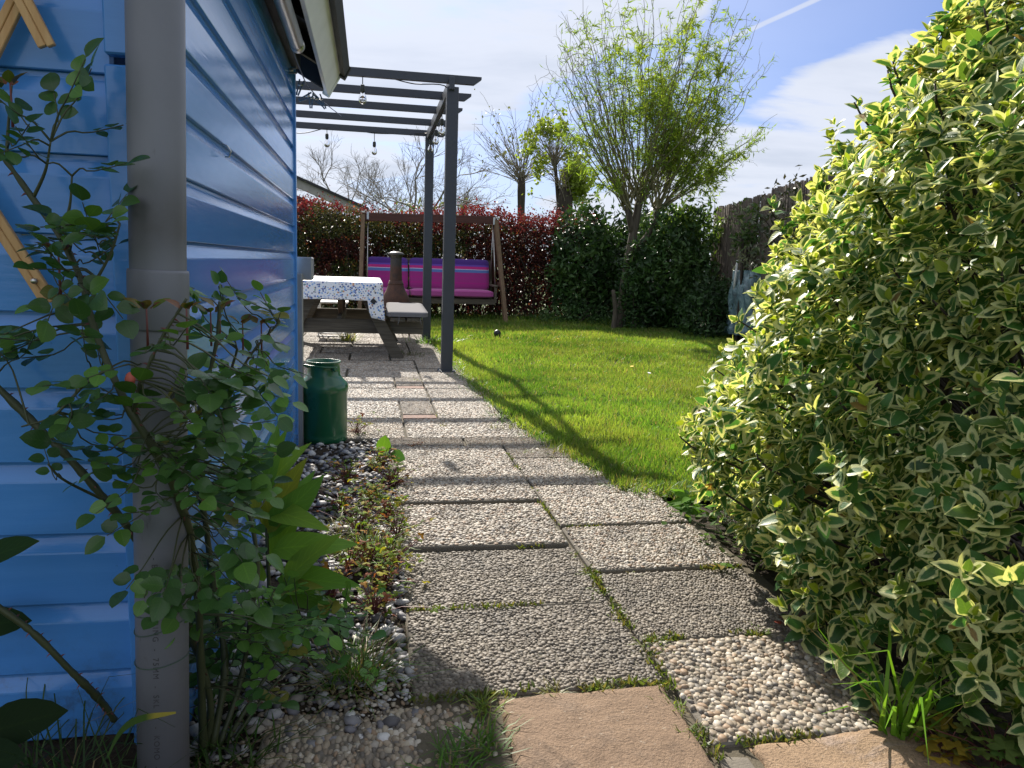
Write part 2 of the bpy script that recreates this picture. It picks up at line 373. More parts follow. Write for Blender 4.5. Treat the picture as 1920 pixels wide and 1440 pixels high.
def m_terrazzo():
    t = NT('terrazzo_cloth'); v = t.n.new('ShaderNodeTexVoronoi'); t.l.new(t.coord((1, 1, 1)), v.inputs['Vector']); v.inputs['Scale'].default_value = 58; v.inputs['Randomness'].default_value = 1.0
    r = t.xyz(v.outputs['Color'], 0); chip = t.math('LESS_THAN', v.outputs['Distance'], t.math('ADD', 0.22, t.math('MULTIPLY', t.xyz(v.outputs['Color'], 1), 0.34)))
    cc = t.ramp(r, [(0.0, (0.05, 0.09, 0.30)), (0.22, (0.10, 0.26, 0.62)), (0.42, (0.10, 0.10, 0.14)), (0.55, (0.30, 0.45, 0.70)), (0.76, (0.62, 0.30, 0.16)), (0.84, (0.60, 0.26, 0.32)), (0.88, (0.5, 0.42, 0.2)), (0.94, (0.2, 0.35, 0.3))], 'CONSTANT')
    return t.set(color=t.mix(chip, (0.78, 0.78, 0.80), cc), rough=0.45, spec=0.45)
def m_stripe():
    # woven stripes, set by height on the cushion
    t = NT('striped_fabric'); z = t.xyz(t.tc.outputs['Object'], 2); n = t.noise(300, 2)
    z = t.math('ADD', z, t.math('MULTIPLY', t.math('SUBTRACT', t.noise(2.5, 2), 0.5), 0.02)); f = t.math('DIVIDE', z, 0.72)
    pk, p2, pu, bl, wh = (0.30, 0.03, 0.19), (0.38, 0.075, 0.26), (0.07, 0.028, 0.20), (0.10, 0.17, 0.42), (0.55, 0.55, 0.72)
    c = t.ramp(f, [(0.0, p2), (0.24, pk), (0.33, (0.36, 0.02, 0.20)), (0.36, pk), (0.45, (0.36, 0.02, 0.20)), (0.47, pk), (0.585, bl), (0.645, wh), (0.66, (0.48, 0.03, 0.20)), (0.72, (0.13, 0.06, 0.36)), (0.76, pu), (0.90, (0.10, 0.025, 0.24))], 'CONSTANT')
    return t.set(color=c, rough=0.85, spec=0.15, sheen=0.2, normal=t.bump(n, 0.2, 0.002))
def m_rust():
    t = NT('rusted_iron'); n = t.noise(11, 8, 0.7); z = t.xyz(t.tc.outputs['Object'], 2)
    c = t.ramp(n, [(0.3, (0.028, 0.021, 0.019)), (0.52, (0.075, 0.034, 0.022)), (0.75, (0.13, 0.058, 0.033))])
    c = t.mix(t.smooth(z, 0.84, 0.92), c, (0.045, 0.04, 0.038))
    return t.set(color=c, rough=0.65, metal=0.25, normal=t.bump(n, 0.4, 0.005))
def m_roofing():
    t = NT('roofing_felt'); n = t.noise(120, 4); return t.set(color=t.mix(n, (0.02, 0.02, 0.022), (0.06, 0.06, 0.06)), rough=0.9, normal=t.bump(n, 0.5, 0.004))
SOIL, TURF, PAINT, PVC = m_soil(), m_turf(), m_paint(), m_pvc()
light_stops = [(0, (0.47, 0.405, 0.325)), (0.2, (0.36, 0.305, 0.245)), (0.4, (0.55, 0.49, 0.41)), (0.58, (0.27, 0.225, 0.185)), (0.72, (0.62, 0.58, 0.51)), (0.84, (0.40, 0.28, 0.19)), (0.93, (0.20, 0.18, 0.165))]
PEB_L = m_pebble('light_pebbles', light_stops)
PEB_D = m_pebble('weathered_pebbles', [(0, (0.19, 0.158, 0.122)), (0.3, (0.132, 0.11, 0.085)), (0.55, (0.24, 0.205, 0.16)), (0.8, (0.34, 0.30, 0.245)), (0.92, (0.09, 0.077, 0.062))], 0.1)
PEB_C = m_pebble('coarse_pebbles', [(0, (0.37, 0.30, 0.22)), (0.2, (0.26, 0.21, 0.155)), (0.4, (0.43, 0.37, 0.285)), (0.58, (0.22, 0.185, 0.145)), (0.72, (0.54, 0.49, 0.42)), (0.84, (0.32, 0.22, 0.14)), (0.92, (0.14, 0.125, 0.11))])
GRAVEL = m_pebble('loose_gravel', [(0, (0.50, 0.50, 0.52)), (0.2, (0.18, 0.18, 0.21)), (0.4, (0.70, 0.70, 0.70)), (0.6, (0.28, 0.28, 0.31)), (0.78, (0.42, 0.38, 0.33)), (0.9, (0.10, 0.10, 0.115))])
CONC = m_concrete('slab_concrete', (0.12, 0.105, 0.085), (0.20, 0.18, 0.15))
BED = m_concrete('joint_sand', (0.07, 0.06, 0.042), (0.14, 0.12, 0.085))
STONE_R = m_sandstone('red_sandstone', [(0.18, 0.12, 0.078), (0.25, 0.168, 0.108), (0.235, 0.172, 0.128)])
STONE_P = m_sandstone('tan_sandstone', [(0.27, 0.18, 0.11), (0.33, 0.225, 0.14), (0.42, 0.35, 0.33)])
BRICK = m_sandstone('clay_brick', [(0.20, 0.125, 0.095), (0.25, 0.155, 0.12), (0.29, 0.20, 0.16)])
WHITEP = plain('white_painted_board', (0.74, 0.75, 0.76), 0.55, var=0.12, scale=8, bump=0.15, bscale=40)
WHITEP2 = plain('cream_painted_end_board', (0.72, 0.73, 0.68), 0.55, var=0.12, scale=8)
DARKW = plain('black_stained_wood', (0.012, 0.011, 0.012), 0.6, var=0.4, bump=0.3)
ROOFM = m_roofing()
STEEL = plain('brushed_steel', (0.55, 0.54, 0.52), 0.3, metal=1.0, var=0.03, scale=6)
ZINC = plain('grey_zinc', (0.30, 0.31, 0.33), 0.5, metal=0.5, var=0.2)
ANTHR = plain('anthracite_paint', (0.034, 0.038, 0.050), 0.42, var=0.18, scale=9, bump=0.1)
PINE = wood('new_pine_lath', (0.55, 0.31, 0.13), (0.66, 0.42, 0.20), 2, 0.55, 60, 0.15)
GREY_WOOD = wood('weathered_wood', (0.075, 0.062, 0.045), (0.16, 0.135, 0.10), 0, 0.8, 40, 0.5)
GREY_WOODY = wood('weathered_bench_wood', (0.09, 0.075, 0.055), (0.19, 0.165, 0.125), 1, 0.8, 40, 0.5)
RED_WOOD = wood('red_stained_wood', (0.075, 0.028, 0.022), (0.115, 0.045, 0.035), 0, 0.6, 30, 0.3)
TAN_WOOD = wood('sunbleached_wood', (0.15, 0.095, 0.055), (0.22, 0.145, 0.09), 2, 0.7, 30, 0.3)
GREEN_EN = plain('green_enamel', (0.008, 0.10, 0.042), 0.30, var=0.3, scale=6, bump=0.12, bscale=20, coat=0.3)
GREY_FAB = plain('grey_fabric', (0.15, 0.147, 0.152), 0.9, spec=0.15, var=0.15, scale=40, bump=0.2, bscale=300)
BLACKP = plain('black_plastic', (0.012, 0.012, 0.014), 0.45, var=0.3)
WHITE_M = plain('white_enamel_tube', (0.62, 0.62, 0.60), 0.4)
RUST = m_rust(); TERRAZZO = m_terrazzo(); STRIPE = m_stripe()
BARK = wood('bark', (0.055, 0.045, 0.034), (0.135, 0.115, 0.085), 2, 0.9, 26, 0.9)
BARKD = wood('dark_bark', (0.035, 0.028, 0.022), (0.08, 0.065, 0.05), 2, 0.9, 26, 0.7)
TWIG = plain('twig_bark', (0.10, 0.085, 0.055), 0.8, var=0.35)
TWIGB = plain('bare_twig_bark', (0.085, 0.07, 0.065), 0.85, var=0.3)
ROSE_ST = plain('rose_stem', (0.045, 0.055, 0.02), 0.55, var=0.45, scale=20)
ROSE_RED = plain('rose_young_stem', (0.13, 0.035, 0.03), 0.5, var=0.3)
REED = wood('weathered_reed', (0.085, 0.068, 0.055), (0.18, 0.15, 0.12), 2, 0.85, 30, 0.5)
t_ = NT('bulb_glass'); t_.set(color=(1, 1, 1), rough=0.02, trans=1.0, ior=1.2); GLASS = t_.m
t_ = NT('clear_tarpaulin'); n_ = t_.noise(6, 6, 0.65, None, 1.0)
t_.set(color=t_.ramp(n_, [(0.35, (0.05, 0.075, 0.085)), (0.55, (0.12, 0.20, 0.225)), (0.72, (0.30, 0.40, 0.42))]), rough=0.25, spec=0.6, normal=t_.bump(n_, 0.6, 0.02)); TARP = t_.m
TEAL = plain('teal_plastic', (0.05, 0.17, 0.20), 0.35, var=0.2)

# ------------------------------------------------------------------ ground
def grid_mesh(name, x0, x1, y0, y1, nx, ny, zf, mat, mask=None, parent=None, kind='structure'):
    xs, ys = np.linspace(x0, x1, nx), np.linspace(y0, y1, ny); X, Y = np.meshgrid(xs, ys); Z = zf(X, Y)
    V = np.stack([X, Y, Z], 2).reshape(-1, 3); i = np.arange(nx * ny).reshape(ny, nx)
    Q = np.stack([i[:-1, :-1], i[:-1, 1:], i[1:, 1:], i[1:, :-1]], 2).reshape(-1, 4)
    if mask is not None:
        c = V[Q].mean(1); Q = Q[mask(c[:, 0], c[:, 1])]
    return link(name, np_mesh(name, V, Q), mat, parent, kind)
def vnoise(x, y, s, seed=0):
    r = np.random.default_rng(seed).uniform(-1, 1, (64, 64)); u, v = x * s, y * s
    i, j = np.floor(u).astype(int), np.floor(v).astype(int); a, b = u - i, v - j; a = a * a * (3 - 2 * a); b = b * b * (3 - 2 * b)
    g = lambda p, q: r[p % 64, q % 64]
    return (g(i, j) * (1 - a) + g(i + 1, j) * a) * (1 - b) + (g(i, j + 1) * (1 - a) + g(i + 1, j + 1) * a) * b
tag(grid_mesh('ground', -400, 400, -300, 700, 3, 3, lambda x, y: x * 0 - 0.09, m_field()), None, None, None, 'structure')
def bed_z(x, y):
    m = np.clip((-0.30 - x) / 0.12, 0, 1) * np.clip((1.5 - y) / 0.1, 0, 1) * np.clip((y - 0.7) / 0.5, 0, 1)
    return 0.095 * m * m * (3 - 2 * m) - 0.012 + 0.014 * vnoise(x, y, 9, 3) + 0.006 * vnoise(x, y, 31, 4)
grid_mesh('planting_bed', -2.4, 0.10, 0.3, 4.06, 130, 190, bed_z, SOIL, lambda x, y: (x > -0.40) | (y < 1.40))
LAWN = np.array([(1.06, 3.03), (1.06, 3.3), (0.97, 3.7), (0.86, 4.4), (0.80, 5.5), (0.76, 6.65), (0.74, 9.3), (0.66, 10.2), (-1.8, 10.4), (-1.8, 13.6), (4.7, 13.2), (5.5, 11), (4.9, 5.5), (3.0, 2.4), (1.8, 2.75), (1.3, 2.95)])
def inpoly(x, y, P):
    r = np.zeros(np.shape(x), bool); j = len(P) - 1
    for i in range(len(P)):
        c = ((P[i][1] > y) != (P[j][1] > y)) & (x < (P[j][0] - P[i][0]) * (y - P[i][1]) / (P[j][1] - P[i][1] + 1e-12) + P[i][0]); r ^= c; j = i
    return r
def lawn_z(x, y): return 0.012 + 0.016 * vnoise(x, y, 1.3, 11) + 0.008 * vnoise(x, y, 4, 12)
grid_mesh('lawn', -1.9, 5.6, 2.3, 13.7, 150, 228, lawn_z, TURF, lambda x, y: inpoly(x, y, LAWN))
grid_mesh('border_soil', 0.95, 8.5, 0.2, 13.8, 150, 240, lambda x, y: -0.022 + 0.012 * vnoise(x, y, 6, 21), SOIL, lambda x, y: (x > 1.20) & ~inpoly(x, y, LAWN * 1.0))

# ------------------------------------------------------------------ path and patio of pebble slabs
def pebble_mesh(name, w, d, sp, rr, seed, mat, hz=0.55):
    rng = np.random.default_rng(seed); nx, ny = int(w / sp), int(d / (sp * 0.9)); P = []
    for j in range(ny):
        for i in range(nx):
            P.append(((i + 0.5 + 0.5 * (j % 2)) * sp - w / 2, (j + 0.5) * sp * 0.9 - d / 2))
    P = np.array(P); P = P[np.abs(P[:, 0]) < w / 2 - rr * 0.8]; P = P + rng.normal(0, sp * 0.27, P.shape); n = len(P)
    a = rr * rng.uniform(0.62, 1.55, n); b = a * rng.uniform(0.6, 0.95, n); h = rr * hz * rng.uniform(0.6, 1.35, n); ph = rng.uniform(0, math.pi, n)
    k = 7; th = np.arange(k) * 2 * math.pi / k; rings = [(1.0, -0.35), (0.82, 0.52), (0.42, 0.9)]; V = []
    for rr_, zz in rings:
        ca, sa = np.cos(th) * rr_, np.sin(th) * rr_; x = a[:, None] * ca; y = b[:, None] * sa
        V.append(np.stack([x * np.cos(ph)[:, None] - y * np.sin(ph)[:, None], x * np.sin(ph)[:, None] + y * np.cos(ph)[:, None], np.repeat((h * zz)[:, None], k, 1)], 2))
    V.append(np.stack([np.zeros((n, 1)), np.zeros((n, 1)), h[:, None]], 2)); V = np.concatenate(V, 1)
    V[:, :, 2] += (rng.normal(0, 0.0008, n))[:, None]; V[:, :, :2] += P[:, None]; m = V.shape[1]; T = []
    for q in range(2):
        for j in range(k):
            p0, p1 = q * k + j, q * k + (j + 1) % k; T += [(p0, p1, p1 + k), (p0, p1 + k, p0 + k)]
    for j in range(k): T.append((2 * k + j, 2 * k + (j + 1) % k, 3 * k))
    T = np.array(T)[None] + (np.arange(n) * m)[:, None, None]
    me = np_mesh(name, V.reshape(-1, 3), T.reshape(-1, 3)); me.materials.append(mat); me['ext'] = [float(np.ptp(V[:, :, 0])) - rr * .8, float(np.ptp(V[:, :, 1])) - rr * .8]; return me
PW, PD = 0.585, 0.435
PM = {'light': [pebble_mesh('pebbles', PW, PD, 0.0112, 0.0068, s, PEB_L) for s in (1, 2)], 'dark': [pebble_mesh('pebbles', PW, PD, 0.0105, 0.0060, 3, PEB_D, 0.45)], 'coarse': [pebble_mesh('pebbles', PW, PD, 0.0160, 0.0098, 5, PEB_C, 0.42)]}
path = grid_mesh('path', 0.10, 1.24, 0.5, 4.06, 40, 100, lambda x, y: -0.007 + 0.004 * vnoise(x, y, 14, 8), BED)
patio = grid_mesh('patio', -3.4, 0.99, 4.06, 10.25, 60, 90, lambda x, y: -0.008 + 0.003 * vnoise(x, y, 14, 9), BED, lambda x, y: x < 0.96 - 0.055 * (y - 4.0))
slab_cache = {}
def slab(parent, x0, x1, y0, y1, kind='light', dz=0.0, tilt=(0, 0), name='slab'):
    w, d = x1 - x0 - 0.004, y1 - y0 - 0.004; key = (round(w, 2), round(d, 2), kind)
    if key not in slab_cache:
        bm = bmesh.new(); add_box(bm, Vector((0, 0, -0.022)), (w, d, 0.044), None, 0.004); me = bpy.data.meshes.new(name); bm.to_mesh(me); bm.free()
        me.materials.append(BRICK if kind == 'brick' else CONC); slab_cache[key] = me
    o = bpy.data.objects.new(name, slab_cache[key]); COL.objects.link(o); o.parent = parent; o.location = ((x0 + x1) / 2, (y0 + y1) / 2, 0.004 + dz)
    o.rotation_euler = (rad(tilt[0]), rad(tilt[1]), rad(random.uniform(-0.35, 0.35)))
    if kind in PM:
        p = bpy.data.objects.new('pebbles', random.choice(PM[kind])); COL.objects.link(p); p.parent = o; p.location = (0, 0, 0.0012); p['kind'] = 'stuff'
        bx_, by_ = p.data['ext']; p.scale = (w / bx_, d / by_, 1.0)
        if random.random() < 0.5: p.rotation_euler = (0, 0, math.pi)
    return o
for a in [(.10, .69, 1.565, 2.0, 'dark', -.004), (.10, .69, 2.005, 2.435, 'dark', -.006), (.095, .685, 2.445, 2.905, 'light', .006, (-.4, .3)), (.11, .69, 2.93, 3.40, 'light', .011, (.3, 0)), (.11, .69, 3.405, 3.87, 'light', .007, (.2, 0)),
          (.693, 1.19, 1.32, 1.755, 'coarse', 0.0), (.693, 1.19, 1.76, 2.195, 'dark', -.002), (.693, 1.20, 2.205, 2.61, 'light', .004), (.693, 1.20, 2.62, 3.125, 'light', .008), (.694, 1.12, 3.135, 3.60, 'light', .006), (.694, 1.03, 3.605, 3.87, 'light', .006),
          (-.21, .255, 1.09, 1.555, 'coarse', -.012, (0, .6)), (-.21, .255, .62, 1.08, 'coarse', -.012), (.11, .50, 3.88, 4.06, 'light', .004), (.51, .98, 3.88, 4.06, 'light', .004)]:
    slab(path, *a)
rows = [4.07, 4.60, 5.19, 5.72, 6.28, 6.80, 7.35, 7.90, 8.45, 9.0, 9.55, 10.1]
for i in range(len(rows) - 1):
    y0, y1 = rows[i], rows[i + 1] - 0.008; xr = 0.95 - 0.05 * (y0 - 4.0)
    if i in (1, 3):
        slab(patio, -.40, .20, y0, y1, 'light', random.uniform(0, .006)); slab(patio, .205, .415, y0 + .01, y0 + .115, 'brick', .004, name='brick'); slab(patio, .205, .415, y0 + .12, y1, 'light', .003); slab(patio, .42, xr, y0, y1, 'light', random.uniform(0, .006)); xs = -.405
    else:
        sh = 0.30 if i % 2 else 0.0; e = [xr, 0.42 - 0.22 * (i % 3 == 0), -0.18 - sh, -0.40 - sh * 0.9][:3]
        slab(patio, e[1] + .005, e[0], y0, y1, 'light', random.uniform(0, .008)); slab(patio, e[2] + .005, e[1], y0, y1, 'light', random.uniform(0, .008)); xs = e[2]
    while xs > -2.9:
        slab(patio, xs - .6, xs - .006, y0, y1, 'light', random.uniform(0, .006)); xs -= .606
def flagstone(parent, poly, mat, seed, h=0.008, name='flagstone'):
    poly = np.array(poly, float); c = poly.mean(0); n = 34; s = np.linspace(0, 1, n); U, Vv = np.meshgrid(s, s)
    P = (poly[0] * ((1 - U) * (1 - Vv))[..., None] + poly[1] * (U * (1 - Vv))[..., None] + poly[2] * (U * Vv)[..., None] + poly[3] * ((1 - U) * Vv)[..., None])
    edge = np.minimum(np.minimum(U, 1 - U), np.minimum(Vv, 1 - Vv)); ang = vnoise(U * 3, Vv * 3, 3, seed)
    P = P + (np.stack([vnoise(P[..., 1], P[..., 0], 22, seed + 5), vnoise(P[..., 0], P[..., 1], 22, seed + 6)], 2) * 0.006) * (edge < 0.02)[..., None]
    z = h + 0.006 * vnoise(P[..., 0] + 0.4 * P[..., 1], P[..., 1] * 1.8, 7, seed) - 0.005 * np.clip(vnoise(P[..., 0] + P[..., 1], P[..., 1] - .5 * P[..., 0], 11, seed + 3) - .25, 0, 1) + 0.002 * vnoise(P[..., 0], P[..., 1], 25, seed + 1) - 0.012 * np.clip(1 - edge / 0.03, 0, 1) ** 2
    top = np.dstack([P - c, z]).reshape(-1, 3); i = np.arange(n * n).reshape(n, n)
    Q = [(a, b, d, e) for a, b, d, e in np.stack([i[:-1, :-1], i[:-1, 1:], i[1:, 1:], i[1:, :-1]], 2).reshape(-1, 4)]
    ring = list(i[0, :]) + list(i[1:, -1]) + list(i[-1, :-1][::-1]) + list(i[1:-1, 0][::-1]); bot = top[ring].copy(); bot[:, 2] = -0.035; m = len(top)
    for k in range(len(ring)): k2 = (k + 1) % len(ring); Q.append((ring[k2], ring[k], m + k, m + k2))
    o = link(name, np_mesh(name, np.vstack([top, bot]), np.array(Q)), mat, parent); o.location = (c[0], c[1], 0); return o
flagstone(path, [(.275, .93), (.67, .93), (.672, 1.560), (.285, 1.548)], STONE_R, 1)
flagstone(path, [(.755, .80), (1.22, .80), (1.16, 1.345), (.765, 1.316)], STONE_P, 2)
flagstone(path, [(.682, .85), (.742, .85), (.75, 1.30), (.682, 1.31)], CONC, 3, 0.0)

# loose gravel beside the wall
def pebble_tmpl():
    bm = bmesh.new(); bmesh.ops.create_icosphere(bm, subdivisions=1, radius=1.0); bm.verts.ensure_lookup_table()
    V = np.array([v.co[:] for v in bm.verts]); T = np.array([[v.index for v in f.verts] for f in bm.faces]); bm.free(); return V, T, np.zeros((len(V), 2))
PT = pebble_tmpl()
def gravel(name, n, xr, yr, smin, smax, mat, seed, keep=None):
    rng = np.random.default_rng(seed); x = rng.uniform(*xr, n); y = rng.uniform(*yr, n)
    if keep is not None: k = keep(x, y); x, y = x[k], y[k]
    n = len(x); s = rng.uniform(0, 1, n) ** 2.2 * (smax - smin) + smin; sc = np.stack([s, s * rng.uniform(.6, .95, n), s * rng.uniform(.28, .5, n)], 1)
    z = bed_z(x, y) + sc[:, 2] * 0.6 + rng.uniform(0, 0.006, n); a = unit(np.stack([rng.normal(0, 1, n), rng.normal(0, 1, n), rng.normal(0, .2, n)], 1))
    R = frames(a, unit(np.stack([rng.normal(0, .25, n), rng.normal(0, .25, n), np.ones(n)], 1)))
    return scatter(name, PT, np.stack([x, y, z], 1), R, sc, np.full((n, 3), .5), mat)
tag(gravel('gravel', 2700, (-.37, .11), (1.42, 4.08), .006, .025, GRAVEL, 31, lambda x, y: x > -0.37), 'grey and white loose pebbles strewn along the blue wall', 'gravel', kind='stuff')
tag(gravel('small_gravel', 3400, (-.36, .12), (0.9, 1.7), .003, .0095, PEB_C, 32, lambda x, y: (x > -0.33)), 'small brown and cream pebbles scattered at the wall foot beside the downpipe', 'gravel', kind='stuff')

# ------------------------------------------------------------------ blue shed
WX, FY, BY = -0.36, 1.36, 3.985            # side wall plane, front wall plane, far end
PITCH_B, Z0 = 0.1252, -0.028
PROF = [(0, 0), (0, .091), (-.011, .117), (-.011, .1257), (-.022, .1257), (-.022, 0)]
shed = thing('shed', (-1.36, 2.67, 0), 'blue painted timber shed with horizontal boards and overhanging dark roof', 'shed')
def board(a, b, z, axis, nm='board'):
    # a..b along the wall, profile pushed out of the wall plane
    V = []
    for e in (a, b):
        for o_, h in PROF: V.append((WX + o_, e, z + h) if axis == 'y' else (e, FY - o_, z + h))
    bm = bmesh.new(); vs = [bm.verts.new(v) for v in V]; k = len(PROF)
    for i in range(k): bm.faces.new((vs[i], vs[(i + 1) % k], vs[k + (i + 1) % k], vs[k + i]))
    bm.faces.new(vs[:k]); bm.faces.new(vs[k:][::-1]); bmesh.ops.bevel(bm, geom=[e for e in bm.edges if abs((e.verts[0].co - e.verts[1].co).length - abs(b - a)) < 1e-4], offset=.0015, segments=1, affect='EDGES')
    return bm_obj(nm, bm, PAINT, shed)
RIDGE_X, TANP = -1.36, 0.5545
nb = 15
for k in range(nb): board(FY + .03, BY - .028, Z0 + k * PITCH_B, 'y')
for k in range(23):
    z = Z0 + k * PITCH_B
    top = 1.95
    xr = -0.402 if z + PITCH_B < top else min(-0.402, RIDGE_X + (2.50 - z - PITCH_B) / TANP)
    if xr - RIDGE_X < 0.05: break
    xl = 2 * RIDGE_X - xr
    board(xl, xr, z, 'x')
trim = box('corner_trim', (-.374, FY - .006, .60), (.062, .026, 1.27), PAINT, shed); box('corner_trim', (-.374, FY - .0065, 1.60), (.060, .026, .70), PAINT, shed)
box('corner_trim', (WX - .002, BY - .014, .93), (.022, .028, 1.86), PAINT, shed)
box('far_wall', (-1.36, BY - .01, .92), (1.96, .014, 1.84), PAINT, shed); box('side_wall', (-2.36, 2.67, .95), (.02, 2.58, 1.9), PAINT, shed)
box('door_post', (WX + .016, BY + .03, .42), (.03, .05, .90), ZINC, shed)
b_ = box('meter_box', (WX + .035, BY + .10, .895), (.085, .13, .115), ZINC, shed, bevel=.006)
box('wall_plate', (WX - .02, 2.67, 1.895), (.10, 2.64, .11), DARKW, shed)
# roof: deck, fascia set square to the pitch, edge strip
def roof_pt(s, o):      # s down the slope from the ridge, o normal offset
    c, si = math.cos(math.atan(TANP)), math.sin(math.atan(TANP))
    return (RIDGE_X + s * c + o * si, 2.617 - s * si + o * c)
YN, YF = 1.10, 4.33; LS = 1.375
def roof_plate(nm, s0, s1, o0, o1, y0, y1, mat, mirror=False, parent=None, bev=.003):
    bm = bmesh.new(); q = [roof_pt(s0, o0), roof_pt(s1, o0), roof_pt(s1, o1), roof_pt(s0, o1)]
    if mirror: q = [(2 * RIDGE_X - x, z) for x, z in q]
    v0 = [bm.verts.new((x, y0, z)) for x, z in q]; v1 = [bm.verts.new((x, y1, z)) for x, z in q]
    bm.faces.new(v0); bm.faces.new(v1[::-1])
    for i in range(4): bm.faces.new((v0[i], v1[i], v1[(i + 1) % 4], v0[(i + 1) % 4]))
    if bev: bmesh.ops.bevel(bm, geom=list(bm.edges), offset=bev, segments=1, affect='EDGES')
    return bm_obj(nm, bm, mat, parent)
roof = roof_plate('roof', 0, LS - .002, -.03, 0, YN, YF, DARKW, parent=shed); roof_plate('roof_slope', 0, LS, -.03, 0, YN, YF, DARKW, True, roof)
roof_plate('roofing_felt', -.01, LS + .035, .002, .012, YN - .02, YF + .02, ROOFM, parent=roof); roof_plate('roofing_felt', -.01, LS + .02, .002, .012, YN - .02, YF + .02, ROOFM, True, roof)
roof_plate('fascia', LS, LS + .022, -.165, -.004, YN, YF - .001, WHITEP, parent=roof, bev=.002)
roof_plate('fascia_end', LS - .012, LS + .030, -.172, -.03, YF, YF + .022, WHITEP2, parent=roof, bev=.004)
roof_plate('edge_strip', LS + .023, LS + .05, -.040, .016, YN - .02, YF - .02, DARKW, parent=roof); roof_plate('edge_strip', LS + .02, LS + .056, -.05, .02, YF - .02, YF + .03, DARKW, parent=roof)
roof_plate('barge_board', .0, LS, -.15, -.004, YF, YF + .020, DARKW, parent=roof); roof_plate('barge_board', .0, LS, -.15, -.004, YN - .022, YN - .002, WHITEP, parent=roof)
for i in range(5): roof_plate('rafter', .9, LS - .01, -.12, -.032, 1.3 + i * .66, 1.35 + i * .66, DARKW, parent=roof)
# steel tube and hook
p0 = PX(558, 86, -.285); tb = tube('awning_tube', [(-.285, 1.15, p0[2]), (-.285, p0[1], p0[2])], .027, STEEL, shed, 20); tube('tube_cap', [(-.285, p0[1] - .05, p0[2]), (-.285, p0[1] + .004, p0[2])], .0285, STEEL, tb, 20)
h0 = np.array([WX + .002, *PX(415, 270, WX)[1:]]); tube('hook', [h0 + (0, 0, .0), h0 + (.012, 0, -.004), h0 + (.02, 0, -.016), h0 + (.016, .0, -.03), h0 + (.006, 0, -.03)], .0022, STEEL, shed, 6)

# downpipe in front of the corner
pb, pt = PY(307, 1440, 1.27), PY(291, 0, 1.27); dp = (pt - pb) / (pt[2] - pb[2])
def onpipe(z): return pb + dp * (z - pb[2])
pipe = tube('downpipe', [onpipe(.02), onpipe(.5), onpipe(.9), onpipe(2.05)], .0405, PVC, shed, 40)
sz0, sz1 = PY(300, 622, 1.23)[2], PY(300, 507, 1.23)[2]
geo_obj('pipe_sleeve', tube_geo([onpipe(sz0), onpipe(sz0 + .004), onpipe(sz1 - .004), onpipe(sz1)], [.0425, .0442, .0442, .0432], 40), PVC, pipe)
# printed line down the pipe
tcv = bpy.data.curves.new('print', 'FONT'); tcv.body = '- BINNENRIOLERING  -  75MM  -  SKL 41  -  KOMO  -  272  -  85-04 -'; tcv.size = 0.0125; tcv.space_character = 1.25
tob = bpy.data.objects.new('print', tcv); COL.objects.link(tob); dg = bpy.context.evaluated_depsgraph_get(); tm_ = bpy.data.meshes.new_from_object(tob.evaluated_get(dg)); bpy.data.objects.remove(tob)
tv = np.array([v.co[:] for v in tm_.vertices]); z_top = PY(306, 1045, 1.23)[2]
zz = z_top - tv[:, 0]; a_ = (tv[:, 1] - .005) / .0409 + 0.02; cen = np.array([onpipe(z) for z in zz])
tvw = cen + np.stack([np.sin(a_) * .0409, -np.cos(a_) * .0409, np.zeros(len(a_))], 1) - wloc(shed)
tm_.vertices.foreach_set('co', tvw.astype(np.float32).ravel()); tm_.update(); tm_.materials.clear()
link('printed_line', tm_, plain('pipe_ink', (0.045, 0.043, 0.046), 0.6), pipe)
for px_, py_, sag in ((300, 1160, .006), (300, 1193, .01), (310, 1258, .004)):
    z = PY(px_, py_, 1.22)[2]; c = onpipe(z); th = np.linspace(-1.6, 1.7, 16)
    tube('tie_wire', np.stack([c[0] + .0418 * np.sin(th), c[1] - .0418 * np.cos(th), z + sag * np.sin(th * 1.3)], 1), .0009, plain('tie_wire_green', (0.05, 0.09, 0.06), 0.5), pipe, 5)

# expanding trellis of pine laths on the front wall
tr = thing('trellis', (-.55, FY - .02, .9), 'pine lath trellis crossing on the blue front wall', 'trellis')
def lath(p, q, Y, nm='lath'):
    a, b = PY(*p, Y), PY(*q, Y); d = unit(b - a); s = np.cross(d, (0, 1, 0)); w, th = .0115, .005; g = []
    for off in (-1, 1):      # a lath has a groove down its middle
        c = s * off * w * .53; m = Matrix((Vector(unit(s)), Vector(d), Vector((0, 1, 0)))).transposed(); 
        g.append((Vector((a + b) / 2 + c), (w * .98, np.linalg.norm(b - a) + (.006 if off > 0 else 0), th * 2)))
    bm = bmesh.new()
    for c, sz in g: add_box(bm, c, sz, m, .0012)
    add_box(bm, Vector((a + b) / 2) + Vector((0, .001, 0)), (w * 1.9, np.linalg.norm(b - a) - .004, th * 1.4), m, 0)
    return bm_obj(nm, bm, PINE, tr)
lath((-70, 210), (62, -60), 1.335); l2 = lath((28, -30), (88, 86), 1.318); l3 = lath((-60, 330), (92, 565), 1.325); lath((-190, -60), (-20, 260), 1.318)
sc_ = PY(63, 527, 1.313); geo_obj('screw', tube_geo([sc_ + (0, .006, 0), sc_ + (0, -.001, 0)], .0042, 10), STEEL, l3)

